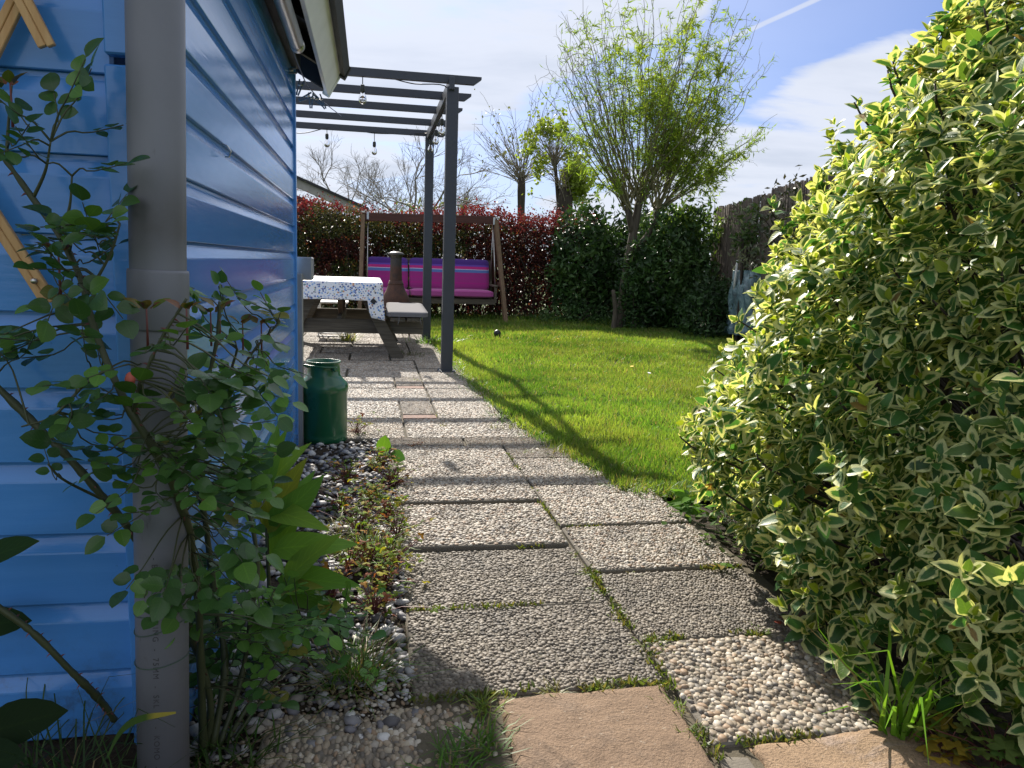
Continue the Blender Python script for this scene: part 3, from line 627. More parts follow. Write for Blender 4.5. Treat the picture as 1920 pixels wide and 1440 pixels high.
# ------------------------------------------------------------------ pergola
per = thing('pergola', (.668, 6.65, 0), 'anthracite timber pergola with two posts and five thin rafters beside the lawn', 'pergola')
for (x, y) in ((.668, 6.65), (.679, 9.28)):
    p = box('post', (x, y, 1.195), (.098, .098, 2.37), ANTHR, per, bevel=.004); box('foot_plate', (x, y, .012), (.155, .155, .012), ANTHR, p, bevel=.002)
    for sx in (-1, 1):
        for sy in (-1, 1): tube('bolt', [(x + sx * .062, y + sy * .062, .017), (x + sx * .062, y + sy * .062, .030)], .007, ZINC, p, 8)
beam('side_beam', (.655, 6.56, 2.40), (.668, 9.50, 2.40), .045, .10, ANTHR, per)
for i, y in enumerate((6.64, 7.30, 7.98, 8.70, 9.42)):
    bm = bmesh.new(); z1, z0 = 2.475, 2.41; q = [(-1.6, z0), (.845, z0), (.905, z0 + .045), (.905, z1), (-1.6, z1)]
    if i == 0: pass
    v0 = [bm.verts.new((x, y - .0225, z)) for x, z in q]; v1 = [bm.verts.new((x, y + .0225, z)) for x, z in q]; bm.faces.new(v0); bm.faces.new(v1[::-1])
    for j in range(5): bm.faces.new((v0[j], v1[j], v1[(j + 1) % 5], v0[(j + 1) % 5]))
    bm_obj('rafter', bm, ANTHR, per)
beam('wall_beam', (-1.55, 6.5, 2.36), (-1.55, 9.6, 2.36), .06, .10, ANTHR, per); 
for y in (6.65, 9.28): box('post', (-1.55, y, 1.155), (.098, .098, 2.29), ANTHR, per)

# string of bulbs
sg = thing('string_light', (.3, 8.0, 2.35), 'black string of clear bulbs looped under the pergola rafters', 'string light')
CABLE = plain('black_cable', (0.012, 0.012, 0.012), 0.5); SOCK = plain('bulb_socket', (0.02, 0.022, 0.018), 0.5)
FIL = plain('brass_filament', (0.6, 0.35, 0.1), 0.4, metal=1.0)
def bulb(p, L=.07):
    x, y, z = p; o = tube('bulb_drop', [(x, y, z), (x, y, z - L)], .004, CABLE, sg, 6); z -= L
    lathe('socket', [(.004, 0), (.016, -.004), (.019, -.02), (.019, -.05), (.016, -.062), (0, -.062)], (x, y, z), SOCK, o, 14)
    lathe('bulb', [(.014, -.058), (.017, -.07), (.028, -.09), (.033, -.112), (.030, -.134), (.018, -.150), (0, -.156)], (x, y, z), GLASS, o, 16)
    tube('filament', [(x, y, z - .062), (x + .006, y, z - .10), (x - .006, y, z - .12), (x, y, z - .09)], .0016, FIL, o, 5)
B = [PY(680, 140, 6.66), PY(613, 240, 9.40), PY(702, 250, 9.42), PY(829, 212, 7.6), PY(818, 232, 8.4), PY(808, 252, 9.1), PY(760, 252, 9.42)]
for i, b in enumerate(B[:6]): bulb(b, (.075, .06, .09, .05, .06, .05)[i])
cab = [PY(640, 128, 6.66), B[0], PY(725, 145, 6.66), PY(775, 157, 6.66) + (0, 0, 0), PY(838, 164, 6.66), B[3], B[4], B[5], PY(803, 250, 9.3), PY(765, 251, 9.42), B[2], PY(668, 243, 9.42), PY(645, 238, 9.42), B[1], PY(560, 250, 9.42), PY(500, 235, 9.42)]
tube('cable', spline(cab, 90), .0045, CABLE, sg, 6)

# clothes line under the eaves with pegs
cl = thing('clothes_line', (WX + .06, 3.0, 1.8), 'thin blue clothes line slung under the shed eaves', 'clothes line')
ln = [(-.31, 1.2, 1.83), (-.308, 2.4, 1.80), (-.305, 3.6, 1.765), PY(590, 176, 4.35), PY(640, 218, 6.0)]
tube('line', spline(ln, 40), .0028, plain('blue_line', (0.05, 0.07, 0.16), 0.5), cl, 6)
PEGM = plain('grey_blue_peg_plastic', (0.07, 0.10, 0.14), 0.5)
for i, (px_, py_, Y, ang) in enumerate(((545, 133, 3.75, 1.4), (563, 160, 4.1, .3), (583, 184, 4.3, 0.0), (592, 186, 4.32, -.9), (601, 187, 4.35, -.5), (577, 181, 4.28, 1.1))):
    c = PY(px_, py_, Y); pg = thing('clothes_peg', c, 'small grey-blue clothes peg clipped on the line under the eaves', 'clothes peg', 'pegs on the clothes line')
    for s in (-1, 1):
        bm = bmesh.new(); add_box(bm, Vector((s * .0075, 0, -.012)), (.007, .010, .078), Matrix.Rotation(s * .09, 3, 'Y'), .001); bmesh.ops.rotate(bm, verts=bm.verts, cent=(0, 0, 0), matrix=Matrix.Rotation(ang, 3, 'Y')); bmesh.ops.translate(bm, verts=bm.verts, vec=Vector(c)); bm_obj('jaw', bm, PEGM, pg)
    tube('spring', [c + (-.012, -.006, 0), c + (.012, -.006, 0)], .003, STEEL, pg, 6)

# ------------------------------------------------------------------ picnic table, cloth, cushion
tx0, tx1, ty0, ty1 = -.66, .105, 7.29, 9.30
tb = thing('picnic_table', (-.28, 8.2, 0), 'weathered wooden picnic table with attached benches on the patio', 'table')
for i in range(5): w_ = (tx1 - tx0) / 5; box('tabletop_board', (tx0 + w_ * (i + .5), 8.295, .715), (w_ - .012, ty1 - ty0, .04), GREY_WOODY, tb, bevel=.005)
for sx, (xa, xb) in ((1, (-.07, .285)), (-1, (-.49, -.845))):
    for y in (7.52, 9.08): beam('leg', (xa, y - .03, .70), (xb, y - .03, .0), .045, .115, GREY_WOOD, tb, upv=(1, 0, 0.3))
for y in (7.52, 9.08):
    beam('bench_bearer', (-1.08, y + .03, .315), (.52, y + .03, .315), .045, .135, GREY_WOOD, tb); beam('top_bearer', (-.62, y, .66), (.07, y, .66), .045, .07, GREY_WOOD, tb)
    beam('brace', (-.28, y + (.05 if y < 8 else -.05), .64), (-.28, 8.2 + (-.2 if y < 8 else .2), .36), .045, .07, TAN_WOOD, tb)
for x in (.265, .415): box('bench_board', (x, 8.27, .405), (.135, 2.0, .04), GREY_WOODY, tb, bevel=.005)
for x in (-.83, -.98): box('bench_board', (x, 8.27, .405), (.135, 2.0, .04), GREY_WOODY, tb, bevel=.005)
box('centre_rail', (-.28, 8.3, .36), (.045, 1.5, .095), GREY_WOODY, tb)
# cloth
def cloth():
    V, Q = [], []; nx, ny = 48, 30; x0, x1, y0, y1, zt = tx0 - .012, tx1 + .013, ty0 - .014, ty1 + .012, .742
    def add(gr):
        b = len(V); r, c = len(gr), len(gr[0]); V.extend([p for row in gr for p in row])
        for i in range(r - 1):
            for j in range(c - 1): Q.append((b + i * c + j, b + i * c + j + 1, b + (i + 1) * c + j + 1, b + (i + 1) * c + j))
    xs, ys = np.linspace(x0, x1, nx), np.linspace(y0, y1, ny)
    add([[(x, y, zt + .002 * math.sin(x * 9 + y * 5)) for x in xs] for y in ys])
    def hang(x): 
        t = max(0, min(1, (x - (x1 - .125)) / .012)); return .165 + .185 * t * t * (3 - 2 * t) - (.03 * t * (x1 - x) / .11)
    add([[(x + (.03 * s * max(0, (x - .0) / .12)) , y0 - .004 - .006 * s + .006 * s * math.sin(x * 23) , zt + .002 * math.sin(x * 9 + y0 * 5) - hang(x) * s) for x in xs] for s in np.linspace(0, 1, 12)])
    for xx, sg_ in ((x1, 1), (x0, -1)): add([[(xx + sg_ * (.003 + .01 * s + .006 * s * math.sin(y * 14)), y, zt - .002 - s * (.165 + (.16 if (y - y0) < .12 and sg_ > 0 else 0))) for y in ys] for s in np.linspace(0, 1, 10)])
    add([[(x, y1 + .003 + .01 * s, zt - .165 * s) for x in xs] for s in np.linspace(0, 1, 6)])
    return np.array(V), np.array(Q)
V_, Q_ = cloth(); clo = thing('tablecloth', (-.28, 8.29, .74), 'white tablecloth with multicoloured terrazzo speckles draped over the picnic table', 'tablecloth')
cm = link('cloth', np_mesh('cloth', V_ - wloc(clo), Q_), TERRAZZO, clo); sm = cm.modifiers.new('s', 'SOLIDIFY'); sm.thickness = .002
c_ = PY(700, 565, ty0 - .035); box('cloth_clip', c_, (.043, .006, .043), BLACKP, clo, Matrix.Rotation(rad(45), 3, 'Y'), .002)
# bench cushion
def cushion(nm, c, size, mat, parent, R=None, tuft=None, sub=2, puff=.28):
    bm = bmesh.new(); bmesh.ops.create_cube(bm, size=1.0); bmesh.ops.subdivide_edges(bm, edges=bm.edges, cuts=9, use_grid_fill=True)
    for v in bm.verts:
        x, y, z = v.co * 2; r = max(abs(x), abs(y)); e = (1 - min(1, max(abs(x), abs(y))) ** 6)
        rx = 1 - .10 * max(0, abs(y) - .75) * 4 * (abs(x) > .75) * .25
        k = (1 - puff) + puff * math.sqrt(max(0, (1 - x ** 4) * (1 - y ** 4)))
        zz = z * k + (tuft(x, y) if tuft else 0); lim = 1.0
        if abs(x) > .8 and abs(y) > .8:
            d = math.hypot(abs(x) - .8, abs(y) - .8); m_ = max(abs(x) - .8, abs(y) - .8)
            if d > 1e-6: s = m_ / d; x = math.copysign(.8 + (abs(x) - .8) * s, x); y = math.copysign(.8 + (abs(y) - .8) * s, y)
        v.co = (x * size[0] / 2, y * size[1] / 2, zz * size[2] / 2)
    if R is not None: bmesh.ops.rotate(bm, verts=bm.verts, cent=(0, 0, 0), matrix=R)
    bmesh.ops.translate(bm, verts=bm.verts, vec=Vector(c)); return bm_obj(nm, bm, mat, parent, True)
bc = thing('bench_cushion', (.36, 8.0, .425), 'long flat grey cushion lying on the picnic bench', 'cushion')
cushion('pad', (.375, 8.16, .452), (.40, 1.86, .048), GREY_FAB, bc, Matrix.Rotation(rad(-1.5), 3, 'Z')); 
for s in (-1, 1): tube('tie', [(.375 + s * .1, 7.24, .44), (.375 + s * .1, 7.235, .40), (.375 + s * .11, 7.25, .36)], .004, GREY_FAB, bc, 6)

# ------------------------------------------------------------------ garden stove
st = thing('garden_stove', (.325, 9.75, 0), 'rusty iron garden stove with flared hood and capped chimney behind the picnic bench', 'stove'); sx_, sy_ = .325, 9.75
lathe('chimney', [(.078, .70), (.074, .78), (.070, .88), (.069, .99)], (sx_, sy_, 0), RUST, st, 28); lathe('hood', [(.175, .40), (.175, .46), (.165, .50), (.125, .575), (.102, .625), (.094, .66), (.086, .70), (.078, .705)], (sx_, sy_, 0), RUST, st, 32)
lathe('collar', [(.079, .650), (.096, .655), (.096, .672), (.085, .676)], (sx_, sy_, 0), RUST, st, 28); lathe('fire_bowl', [(.10, .20), (.15, .24), (.172, .31), (.176, .40), (.168, .40), (.16, .31), (.09, .23)], (sx_, sy_, 0), RUST, st, 32)
lathe('cap', [(.072, .985), (.080, .99), (.080, 1.015), (.102, 1.02), (.104, 1.032), (.075, 1.052), (.03, 1.062), (0, 1.064)], (sx_, sy_, 0), plain('sooty_cap', (.07, .065, .06), .4, metal=.6), st, 28); tube('cap_knob', [(sx_, sy_, 1.06), (sx_, sy_, 1.085)], .008, RUST, st, 8)
for k in range(3): a = k * 2.09 + .4; tube('leg', [(sx_ + .13 * math.cos(a), sy_ + .13 * math.sin(a), .26), (sx_ + .20 * math.cos(a), sy_ + .20 * math.sin(a), .0)], .012, RUST, st, 8)

# ------------------------------------------------------------------ white wire chair beyond the table
wc = thing('tube_stool', (-.45, 9.72, 0), 'white tubular stool half hidden behind the picnic table', 'stool')
for s in (0, .34):
    tube('leg_loop', spline([(-.60, 9.55 + s, .40), (-.60, 9.55 + s, .05), (-.585, 9.55 + s, .02), (-.25 - s * .1, 9.55 + s, .02), (-.235 - s * .1, 9.55 + s, .06), (-.30, 9.55 + s, .42)], 40), .010, WHITE_M, wc, 8)
box('seat', (-.45, 9.72, .425), (.40, .40, .022), WHITE_M, wc, bevel=.008)

# ------------------------------------------------------------------ milk churn
ch = thing('milk_churn', (-.232, 4.10, 0), 'dark green enamel milk churn with side handles standing beside the blue shed wall', 'churn'); cx, cy = -.232, 4.09
lathe('body', [(0, .012), (.112, .012), (.116, .0), (.121, .004), (.121, .03), (.119, .045), (.1205, .05), (.1215, .255), (.1255, .262), (.1265, .285), (.124, .300), (.118, .308), (.092, .338), (.084, .350), (.083, .405), (.086, .412), (.086, .418), (.080, .419), (.079, .404), (.076, .36), (.07, .35)], (cx, cy, 0), GREEN_EN, ch, 48)
lathe('inside', [(.0785, .402), (.0785, .34), (0, .34)], (cx, cy, 0), BLACKP, ch, 32); lathe('rim', [(.080, .412), (.087, .412), (.089, .417), (.087, .422), (.081, .422), (.080, .412)], (cx, cy, 0), GREEN_EN, ch, 40)
hd = tube('handle', spline([(cx + .070, cy - .055, .388), (cx + .068, cy - .075, .396), (cx + .02, cy - .095, .398), (cx - .06, cy - .09, .404), (cx - .12, cy - .05, .408), (cx - .122, cy - .02, .408), (cx - .075, cy - .045, .392)], 40), .0055, GREEN_EN, ch, 8)
for a in (-.9, 2.2): tube('lug', [(cx + .083 * math.cos(a), cy + .083 * math.sin(a), .385), (cx + .104 * math.cos(a), cy + .104 * math.sin(a), .385)], .011, GREEN_EN, ch, 10)

# ------------------------------------------------------------------ garden swing
SX0, SX1, SY = -.10, 2.06, 12.75
sw = thing('garden_swing', (.98, SY, 0), 'red-brown wooden garden swing frame with hanging bench in front of the hedge', 'garden swing')
beam('top_beam', (SX0, SY, 1.625), (SX1, SY, 1.665), .065, .125, RED_WOOD, sw)
for x, o, mt in ((SX0, -.05, RED_WOOD), (SX1, .10, TAN_WOOD)):
    beam('leg', (x - .02 * (o > 0), SY - .02, 1.66), (x + o, SY - .60, 0), .06, .075, mt if o > 0 else TAN_WOOD, sw); beam('leg', (x, SY + .02, 1.66), (x + o * .5, SY + .62, 0), .06, .075, RED_WOOD, sw)
    box('bracket', (x + (.07 if o < 0 else -.05), SY - .045, 1.645), (.035, .012, .12), STEEL, sw); box('end_cap', (x + .0, SY - .05, 1.70), (.05, .07, .025), WHITE_M, sw)
beam('leg_tie', (SX0 - .03, SY - .38, .62), (SX0 - .03, SY + .38, .62), .04, .07, RED_WOOD, sw); beam('leg_tie', (SX1 + .06, SY - .38, .62), (SX1 + .06, SY + .38, .62), .04, .07, RED_WOOD, sw)
beam('seat_rail', (-.03, 12.30, .335), (2.0, 12.30, .345), .04, .085, GREY_WOOD, sw); beam('seat_rail', (-.03, 12.78, .335), (2.0, 12.78, .345), .04, .085, GREY_WOOD, sw)
for k in range(7): beam('seat_slat', (-.0, 12.35 + k * .065, .375), (1.97, 12.35 + k * .065, .385), .05, .016, GREY_WOOD, sw)
for k in range(5): beam('back_slat', (0, 12.80 + k * .03, .48 + k * .12), (1.97, 12.80 + k * .03, .49 + k * .12), .016, .07, GREY_WOOD, sw)
for x in (-.03, 2.0):
    beam('arm_rest', (x, 12.26, .60), (x, 12.86, .60), .06, .03, GREY_WOOD, sw); beam('arm_post', (x, 12.30, .33), (x, 12.30, .60), .04, .05, GREY_WOOD, sw, upv=(0, 1, 0)); beam('back_post', (x, 12.78, .30), (x, 12.96, 1.0), .04, .05, GREY_WOOD, sw, upv=(0, 1, 0))
    tube('chain', [(x, 12.35, .62), (x, SY, 1.6)], .008, STEEL, sw, 6); tube('chain', [(x, 12.86, .62), (x, SY, 1.6)], .008, STEEL, sw, 6)
for i, (x0, x1, lb) in enumerate(((-.035, .625, 'purple and pink striped cushion on the swing partly behind the rusty stove'), (.64, 1.30, 'purple and pink striped cushion in the middle of the garden swing'), (1.31, 1.965, 'purple and pink striped cushion on the swing end next to the tan leg'))):
    z = .40 + .006 * i; cu = thing('swing_cushion', ((x0 + x1) / 2, 12.5, z - .04), lb, 'cushion', 'striped cushions on the swing')
    quilt = lambda x, y: .05 * abs(math.sin(y * 7)) ** .5 - .04
    cushion('seat_pad', ((x0 + x1) / 2, 12.47, z + .055), (x1 - x0, .50, .13), STRIPE, cu, None, quilt, puff=.45); cushion('back_pad', ((x0 + x1) / 2, 12.82, z + .345), (x1 - x0 - .01, .52, .10), STRIPE, cu, Matrix.Rotation(rad(75), 3, 'X'), quilt, puff=.40)

# ball on the lawn
bl = G(932, 634); bs = thing('ball', (bl[0], bl[1], .02), 'small black ball lying in the grass near the swing', 'ball')
bm = bmesh.new(); bmesh.ops.create_icosphere(bm, subdivisions=3, radius=.048, matrix=Matrix.Translation((bl[0], bl[1], .062)))
for v in bm.verts: v.co += v.normal * .003 * math.sin(v.co.x * 160) * math.sin(v.co.z * 160)
bm_obj('shell', bm, BLACKP, bs, True)

# ------------------------------------------------------------------ reed fence, tarpaulin stack
fa, fb_ = np.array([5.62, 12.2]), np.array([4.72, 7.6]); fe = thing('reed_fence', (*((fa + fb_) / 2), 0), 'dark weathered reed screen fence along the garden boundary', 'fence')
nc = 150; Lf = np.linalg.norm(fb_ - fa); cv = []
for k in range(4): g = tube_geo([(0, 0, 0), (.004 * (k - 1.5), 0, .7), (-.004 * (k - 1.5), .003, 1.4), (0, 0, 2.0)], [.017, .016, .015, .012], 7); me = np_mesh('cane', *g); me.materials.append(REED); cv.append(me)
for i in range(nc):
    t = i / nc; p = fa + (fb_ - fa) * t; o = bpy.data.objects.new('cane', cv[i % 4]); COL.objects.link(o); o.parent = fe
    o.location = (p[0] - fe.location[0] + random.uniform(-.006, .006), p[1] - fe.location[1], -.02); o.scale = (1, 1, 1.0 + random.uniform(-.010, .006) + .02 * (t > .62)); o.rotation_euler = (0, random.uniform(-.01, .01), random.uniform(0, 6))
for z in (.35, 1.05, 1.75): beam('rail', (*(fa + (.035, 0)), z), (*(fb_ + (.035, 0)), z), .03, .05, DARKW, fe)
for t in (.02, .34, .66, .98): p = fa + (fb_ - fa) * t; box('fence_post', (p[0] + .09, p[1], 1.0), (.07, .07, 2.05), GREY_WOOD, fe)
tp = thing('covered_stack', (5.25, 9.75, 0), 'waist-high stack under a blue-grey plastic sheet in front of the reed fence', 'covered stack')
def tarp():
    bm = bmesh.new(); bmesh.ops.create_cube(bm, size=1.0); bmesh.ops.subdivide_edges(bm, edges=bm.edges, cuts=11, use_grid_fill=True)
    for v in bm.verts:
        x, y, z = v.co; f = 1 - .10 * (.5 - z) ; w = .02 * math.sin(x * 19 + z * 8) + .02 * math.sin(y * 23 - z * 11)
        v.co = (5.30 + x * .72 * (1.06 - .10 * (z + .5)) + w, 9.75 + y * .60 * (1.06 - .08 * (z + .5)) + w * .8, .54 + z * .86 + .015 * math.sin(x * 9) * (z > .4))
    return bm
bm_obj('sheet', tarp(), TARP, tp, True); box('base_block', (5.08, 9.42, .05), (.20, .12, .10), WHITE_M, tp, bevel=.006); box('base_block', (5.45, 9.42, .05), (.20, .12, .10), WHITE_M, tp, bevel=.006)
bm = bmesh.new(); bmesh.ops.create_uvsphere(bm, u_segments=20, v_segments=12, radius=.20, matrix=Matrix.Translation((5.26, 9.42, .62)) @ Matrix.Diagonal((.9, .42, 1.25, 1))); bm_obj('teal_tub', bm, TEAL, tp, True)
tube('pole', [PY(1376, 545, 9.9), PY(1383, 488, 9.9)], .016, WHITE_M, tp, 8)

# ------------------------------------------------------------------ neighbouring roof behind the hedge
ns = thing('neighbour_shed', (-2.2, 19, 0), 'dark shed roof with pale barge board showing above the hedge', 'shed')
a, b = PY(540, 335, 18.5), PY(668, 392, 18.5); dd = unit(b - a); a2 = a - dd * 3.2
NW = plain('dark_tarred_wall', (.018, .016, .016), .8); bm = bmesh.new()
b2 = b + dd * .3; q = [(a2[0], 0), (b2[0] - .25, 0), (b2[0] - .25, b2[2] - .18), (a2[0], a2[2] - .25)]
v0 = [bm.verts.new((x, 18.7, z)) for x, z in q]; v1 = [bm.verts.new((x, 22.5, z)) for x, z in q]; bm.faces.new(v0); bm.faces.new(v1[::-1])
for i in range(4): bm.faces.new((v0[i], v1[i], v1[(i + 1) % 4], v0[(i + 1) % 4]))
bm_obj('wall', bm, NW, ns); beam('barge_board', a2, b2, .05, .20, plain('pale_grey_board', (.36, .34, .31), .6), ns); 
rm = beam('roof', (a2 + b2) / 2 + np.array([0, -.1, .12]), (a2 + b2) / 2 + np.array([0, 4.1, .12]), np.linalg.norm(b2 - a2), .06, ROOFM, ns, upv=(-dd[2], 0, dd[0]))

# ------------------------------------------------------------------ leaf materials
LM = leafmat('leaf', 0.42, 0.42, 0.3)
LM_MATT = leafmat('matt_leaf', 0.45, 0.7, 0.12)
LM_GRASS = leafmat('grass_blade', 0.50, 0.45, 0.35, vein=False, tcol=(1.2, 1.15, 0.5))
LM_EUO = leafmat('variegated_leaf', 0.48, 0.40, 0.5, margin=(0.68, 0.70, 0.33), mlo=0.52, mhi=0.78)
LM_ROSE = leafmat('rose_leaf', 0.34, 0.26, 0.55)
LM_RED = leafmat('red_leaf', 0.45, 0.6, 0.15, vein=False, tcol=(1.5, 0.9, 0.8))
LM_DARK = leafmat('evergreen_leaf', 0.22, 0.40, 0.35)
DIAM = (np.array([(0, 0, 0), (-.5, .45, .06), (.5, .45, .06), (0, 1, -.05)], float), np.array([(0, 2, 1), (1, 2, 3)]), np.array([(0, 0), (-.7, .5), (.7, .5), (0, 1)], float))
BLADE = [(np.array([(-.5, 0, 0), (.5, 0, 0), (-.42, .55, -c * .3), (.42, .55, -c * .3), (0, 1, -c)], float), np.array([(0, 1, 3), (0, 3, 2), (2, 3, 4)]), np.array([(-.5, 0), (.5, 0), (-.5, .5), (.5, .5), (0, 1)], float)) for c in (.25, .6)]
OVAL = leaf_tmpl(1, .66, 4, .68, .10, .14, .72); OVAL2 = leaf_tmpl(1, .60, 4, .66, .18, .26, .75); ROUND = leaf_tmpl(1, .84, 6, .80, .07, .10, .66); ROUND2 = leaf_tmpl(1, .78, 6, .78, .12, .2, .66)
LANCE = leaf_tmpl(1, .34, 6, .72, .16, .22, wave=.05); LAUREL = leaf_tmpl(1, .42, 2, .7, .12, .15); WILLOW = leaf_tmpl(1, .20, 2, .7, .1, .5)
LOBE3, LOBE5 = lobed_tmpl(3, .5, .62), lobed_tmpl(5, .55, .45)
def upframes(n, lean, rng):
    a = unit(np.stack([rng.normal(0, lean, n), rng.normal(0, lean, n), np.ones(n)], 1)); return frames(a, rdir(n, rng))

# ------------------------------------------------------------------ lawn grass
def lawn_grass():
    rng = np.random.default_rng(5); parts = []
    for (y0, y1, dens, w, hh) in ((2.3, 4.2, 15000, .0034, .046), (4.2, 6.5, 8200, .0044, .048), (6.5, 9.5, 4600, .0062, .052), (9.5, 13.7, 2600, .0088, .058)):
        area = 7.4 * (y1 - y0); n = int(area * dens); x = rng.uniform(-1.8, 5.6, n); y = rng.uniform(y0, y1, n)
        k = inpoly(x + rng.normal(0, .018, n), y + rng.normal(0, .018, n), LAWN); pr = proj(np.stack([x, y, x * 0], 1)); k &= (pr[:, 0] > 480) & (pr[:, 0] < 1560); x, y = x[k], y[k]
        n = len(x); parts.append(np.stack([x, y, np.full(n, w), np.full(n, hh)], 1))
    P = np.concatenate(parts); x, y = P[:, 0], P[:, 1]; n = len(x)
    clump = vnoise(x, y, 7, 41) * .5 + vnoise(x, y, 2.2, 42) * .5; h = P[:, 3] * (1 + .35 * clump) * rng.uniform(.55, 1.25, n); edge = 1 + .5 * np.clip((11.6 - y) / -1.2, 0, 1); h *= edge
    a = unit(np.stack([rng.normal(0, .42, n) + .25 * vnoise(x, y, 5, 43), rng.normal(0, .42, n) + .25 * vnoise(x, y, 5, 44), np.ones(n)], 1)); R = frames(a, rdir(n, rng))
    sc = np.stack([P[:, 2] * rng.uniform(.7, 1.4, n), h, h], 1); m = (.5 + .5 * vnoise(x, y, 3, 45) + rng.normal(0, .22, n)).clip(0, 1)[:, None]
    ti = (1 - m) * np.array([.105, .235, .032]) + m * np.array([.27, .355, .07]); ti *= (1 + .28 * vnoise(x, y, 1.1, 46) + .15 * vnoise(x, y, 6, 47))[:, None]; dry = rng.random(n) < .09; ti[dry] = (.30, .25, .12); ti *= rng.uniform(.75, 1.2, (n, 1))
    g = scatter('grass', BLADE[0], np.stack([x, y, lawn_z(x, y) - .004], 1), R, sc, ti, LM_GRASS); tag(g, 'short mown green grass of the sunlit lawn', 'grass', kind='stuff')
    # flowers in the lawn
    k = 9; fx, fy = rng.uniform(1.0, 4.4, k), rng.uniform(3.6, 9.5, k); YEL = plain('dandelion_yellow', (.75, .50, .02), .7); WHI = plain('daisy_white', (.75, .75, .72), .7)
    me = {}
    for nm, mt in (('y', YEL), ('w', WHI)):
        bm = bmesh.new(); bmesh.ops.create_cone(bm, segments=10, radius1=.006, radius2=.016, depth=.010, cap_ends=True, matrix=Matrix.Translation((0, 0, .055))); bmesh.ops.create_cone(bm, segments=5, radius1=.002, radius2=.002, depth=.055, matrix=Matrix.Translation((0, 0, .0275)))
        q = bpy.data.meshes.new('flower'); bm.to_mesh(q); bm.free(); q.materials.append(mt); me[nm] = q
    for i in range(k):
        w = 'y' if i % 8 else 'w'; o = link('dandelion' if w == 'y' else 'daisy', me[w]); o.location = (fx[i], fy[i], float(lawn_z(fx[i:i + 1], fy[i:i + 1])[0]) - .003); o.rotation_euler = (rad(random.uniform(-15, 15)), rad(random.uniform(-15, 15)), 0)
        o.scale = (1, 1, random.uniform(.8, 1.15))
        tag(o, 'tiny yellow dandelion in the lawn grass' if w == 'y' else 'tiny white daisy in the lawn grass', 'flower', 'dandelions in the lawn' if w == 'y' else 'daisies in the lawn')
lawn_grass()

# ------------------------------------------------------------------ grass tufts and weeds
def tuft(name, label, base, n, h, spread, tint, w=.004, lean=.45, group=None, cat='grass tuft', seed=None, z=None, dry=.08):
    rng = np.random.default_rng(seed if seed is not None else int(abs(base[0]) * 1e4 + base[1] * 977) % 99991); parts = []
    b = np.asarray(base, float); p = np.zeros((n, 3)); p[:, :2] = rng.normal(0, spread, (n, 2))
    hs = h * rng.uniform(.5, 1.1, n); out = np.stack([rng.normal(0, lean, n), rng.normal(0, lean, n), np.ones(n)], 1) + np.concatenate([p[:, :2] / max(spread, 1e-3) * lean * .5, np.zeros((n, 1))], 1); a = unit(out)
    hor = unit(a * [1, 1, 0] + 1e-6); side = unit(np.cross(a, hor) + 1e-6); k = 5; V, T, U = [], [], []; T0 = []
    for i in range(k):
        t = i / (k - 1); c = p + a * (hs * t)[:, None] + hor * (hs * .55 * t * t * rng.uniform(.2, 1.2, n))[:, None] - np.array([0, 0, 1]) * (hs * .38 * t * t * rng.uniform(.1, 1.3, n))[:, None]; ww = w * (1 - t ** 2) * .5 + .0003
        V += [c - side * ww, c + side * ww]; U += [(-.5, t), (.5, t)]
    V = np.stack(V, 1); m = 2 * k
    for i in range(k - 1): q = 2 * i; T0 += [(q, q + 1, q + 3), (q, q + 3, q + 2)]
    T = np.array(T0)[None] + (np.arange(n) * m)[:, None, None]; ti = jit(tint, n, .22, rng); ti[rng.random(n) < dry] = (.28, .22, .11)
    me = np_mesh(name, V.reshape(-1, 3), T.reshape(-1, 3), np.tile(np.array(U, float), (n, 1)), np.repeat(ti, m, 0)); o = link(name, me, LM_GRASS); o.location = (b[0], b[1], b[2] if len(b) > 2 else 0)
    return tag(o, label, cat, group)
GR, GRY, GRD = (.09, .19, .025), (.17, .25, .035), (.05, .11, .02)
def gp(x, y, z=0.0): p = G(x, y, z); return (p[0], p[1], z)
tuft('grass_tuft', 'dry-rooted grass tuft growing in the shaded pebbles beside the rose', gp(660, 1275), 230, .13, .035, GR, .003, .55, dry=.3)
tuft('grass_tuft', 'bright grass tuft at the top corner of the red sandstone', gp(905, 1330), 46, .055, .018, GRY, .004, .9)
tuft('grass_tuft', 'grass tuft along the side edge of the red sandstone', gp(905, 1400), 60, .065, .02, GR, .004, .8)
tuft('grass_tuft', 'low grass tuft in front of the shaded coarse slab', gp(850, 1440), 60, .07, .03, GR, .0035, .8)
tuft('grass_tuft', 'thin grass blades beside the foot of the downpipe', gp(430, 1425), 90, .10, .05, GRD, .003, .7)
tuft('grass_tuft', 'thin wild grass against the blue front wall beside the pipe', (-.50, 1.26, .075), 60, .22, .05, (.05, .10, .03), .0028, .35)
tuft('grass_tuft', 'long drooping grass in the dark soil before the blue wall', (-.42, 1.12, .06), 110, .17, .06, (.045, .10, .025), .003, .7)
tuft('tall_grass', 'tall bright wild oat grass clump at the foot of the variegated bush', gp(1690, 1380), 34, .34, .016, (.17, .36, .03), .0085, .22, cat='grass clump')
tuft('grass_tuft', 'yellow-green grass growing in the patio joint under the picnic table', gp(653, 640), 90, .22, .05, (.24, .27, .06), .007, .5)
tuft('grass_tuft', 'grass growing round the foot of the rear pergola post', gp(815, 645), 200, .16, .12, GR, .007, .4)
tuft('grass_tuft', 'grass fringe under the picnic bench end', gp(775, 668), 130, .07, .10, (.12, .17, .04), .007, .7)
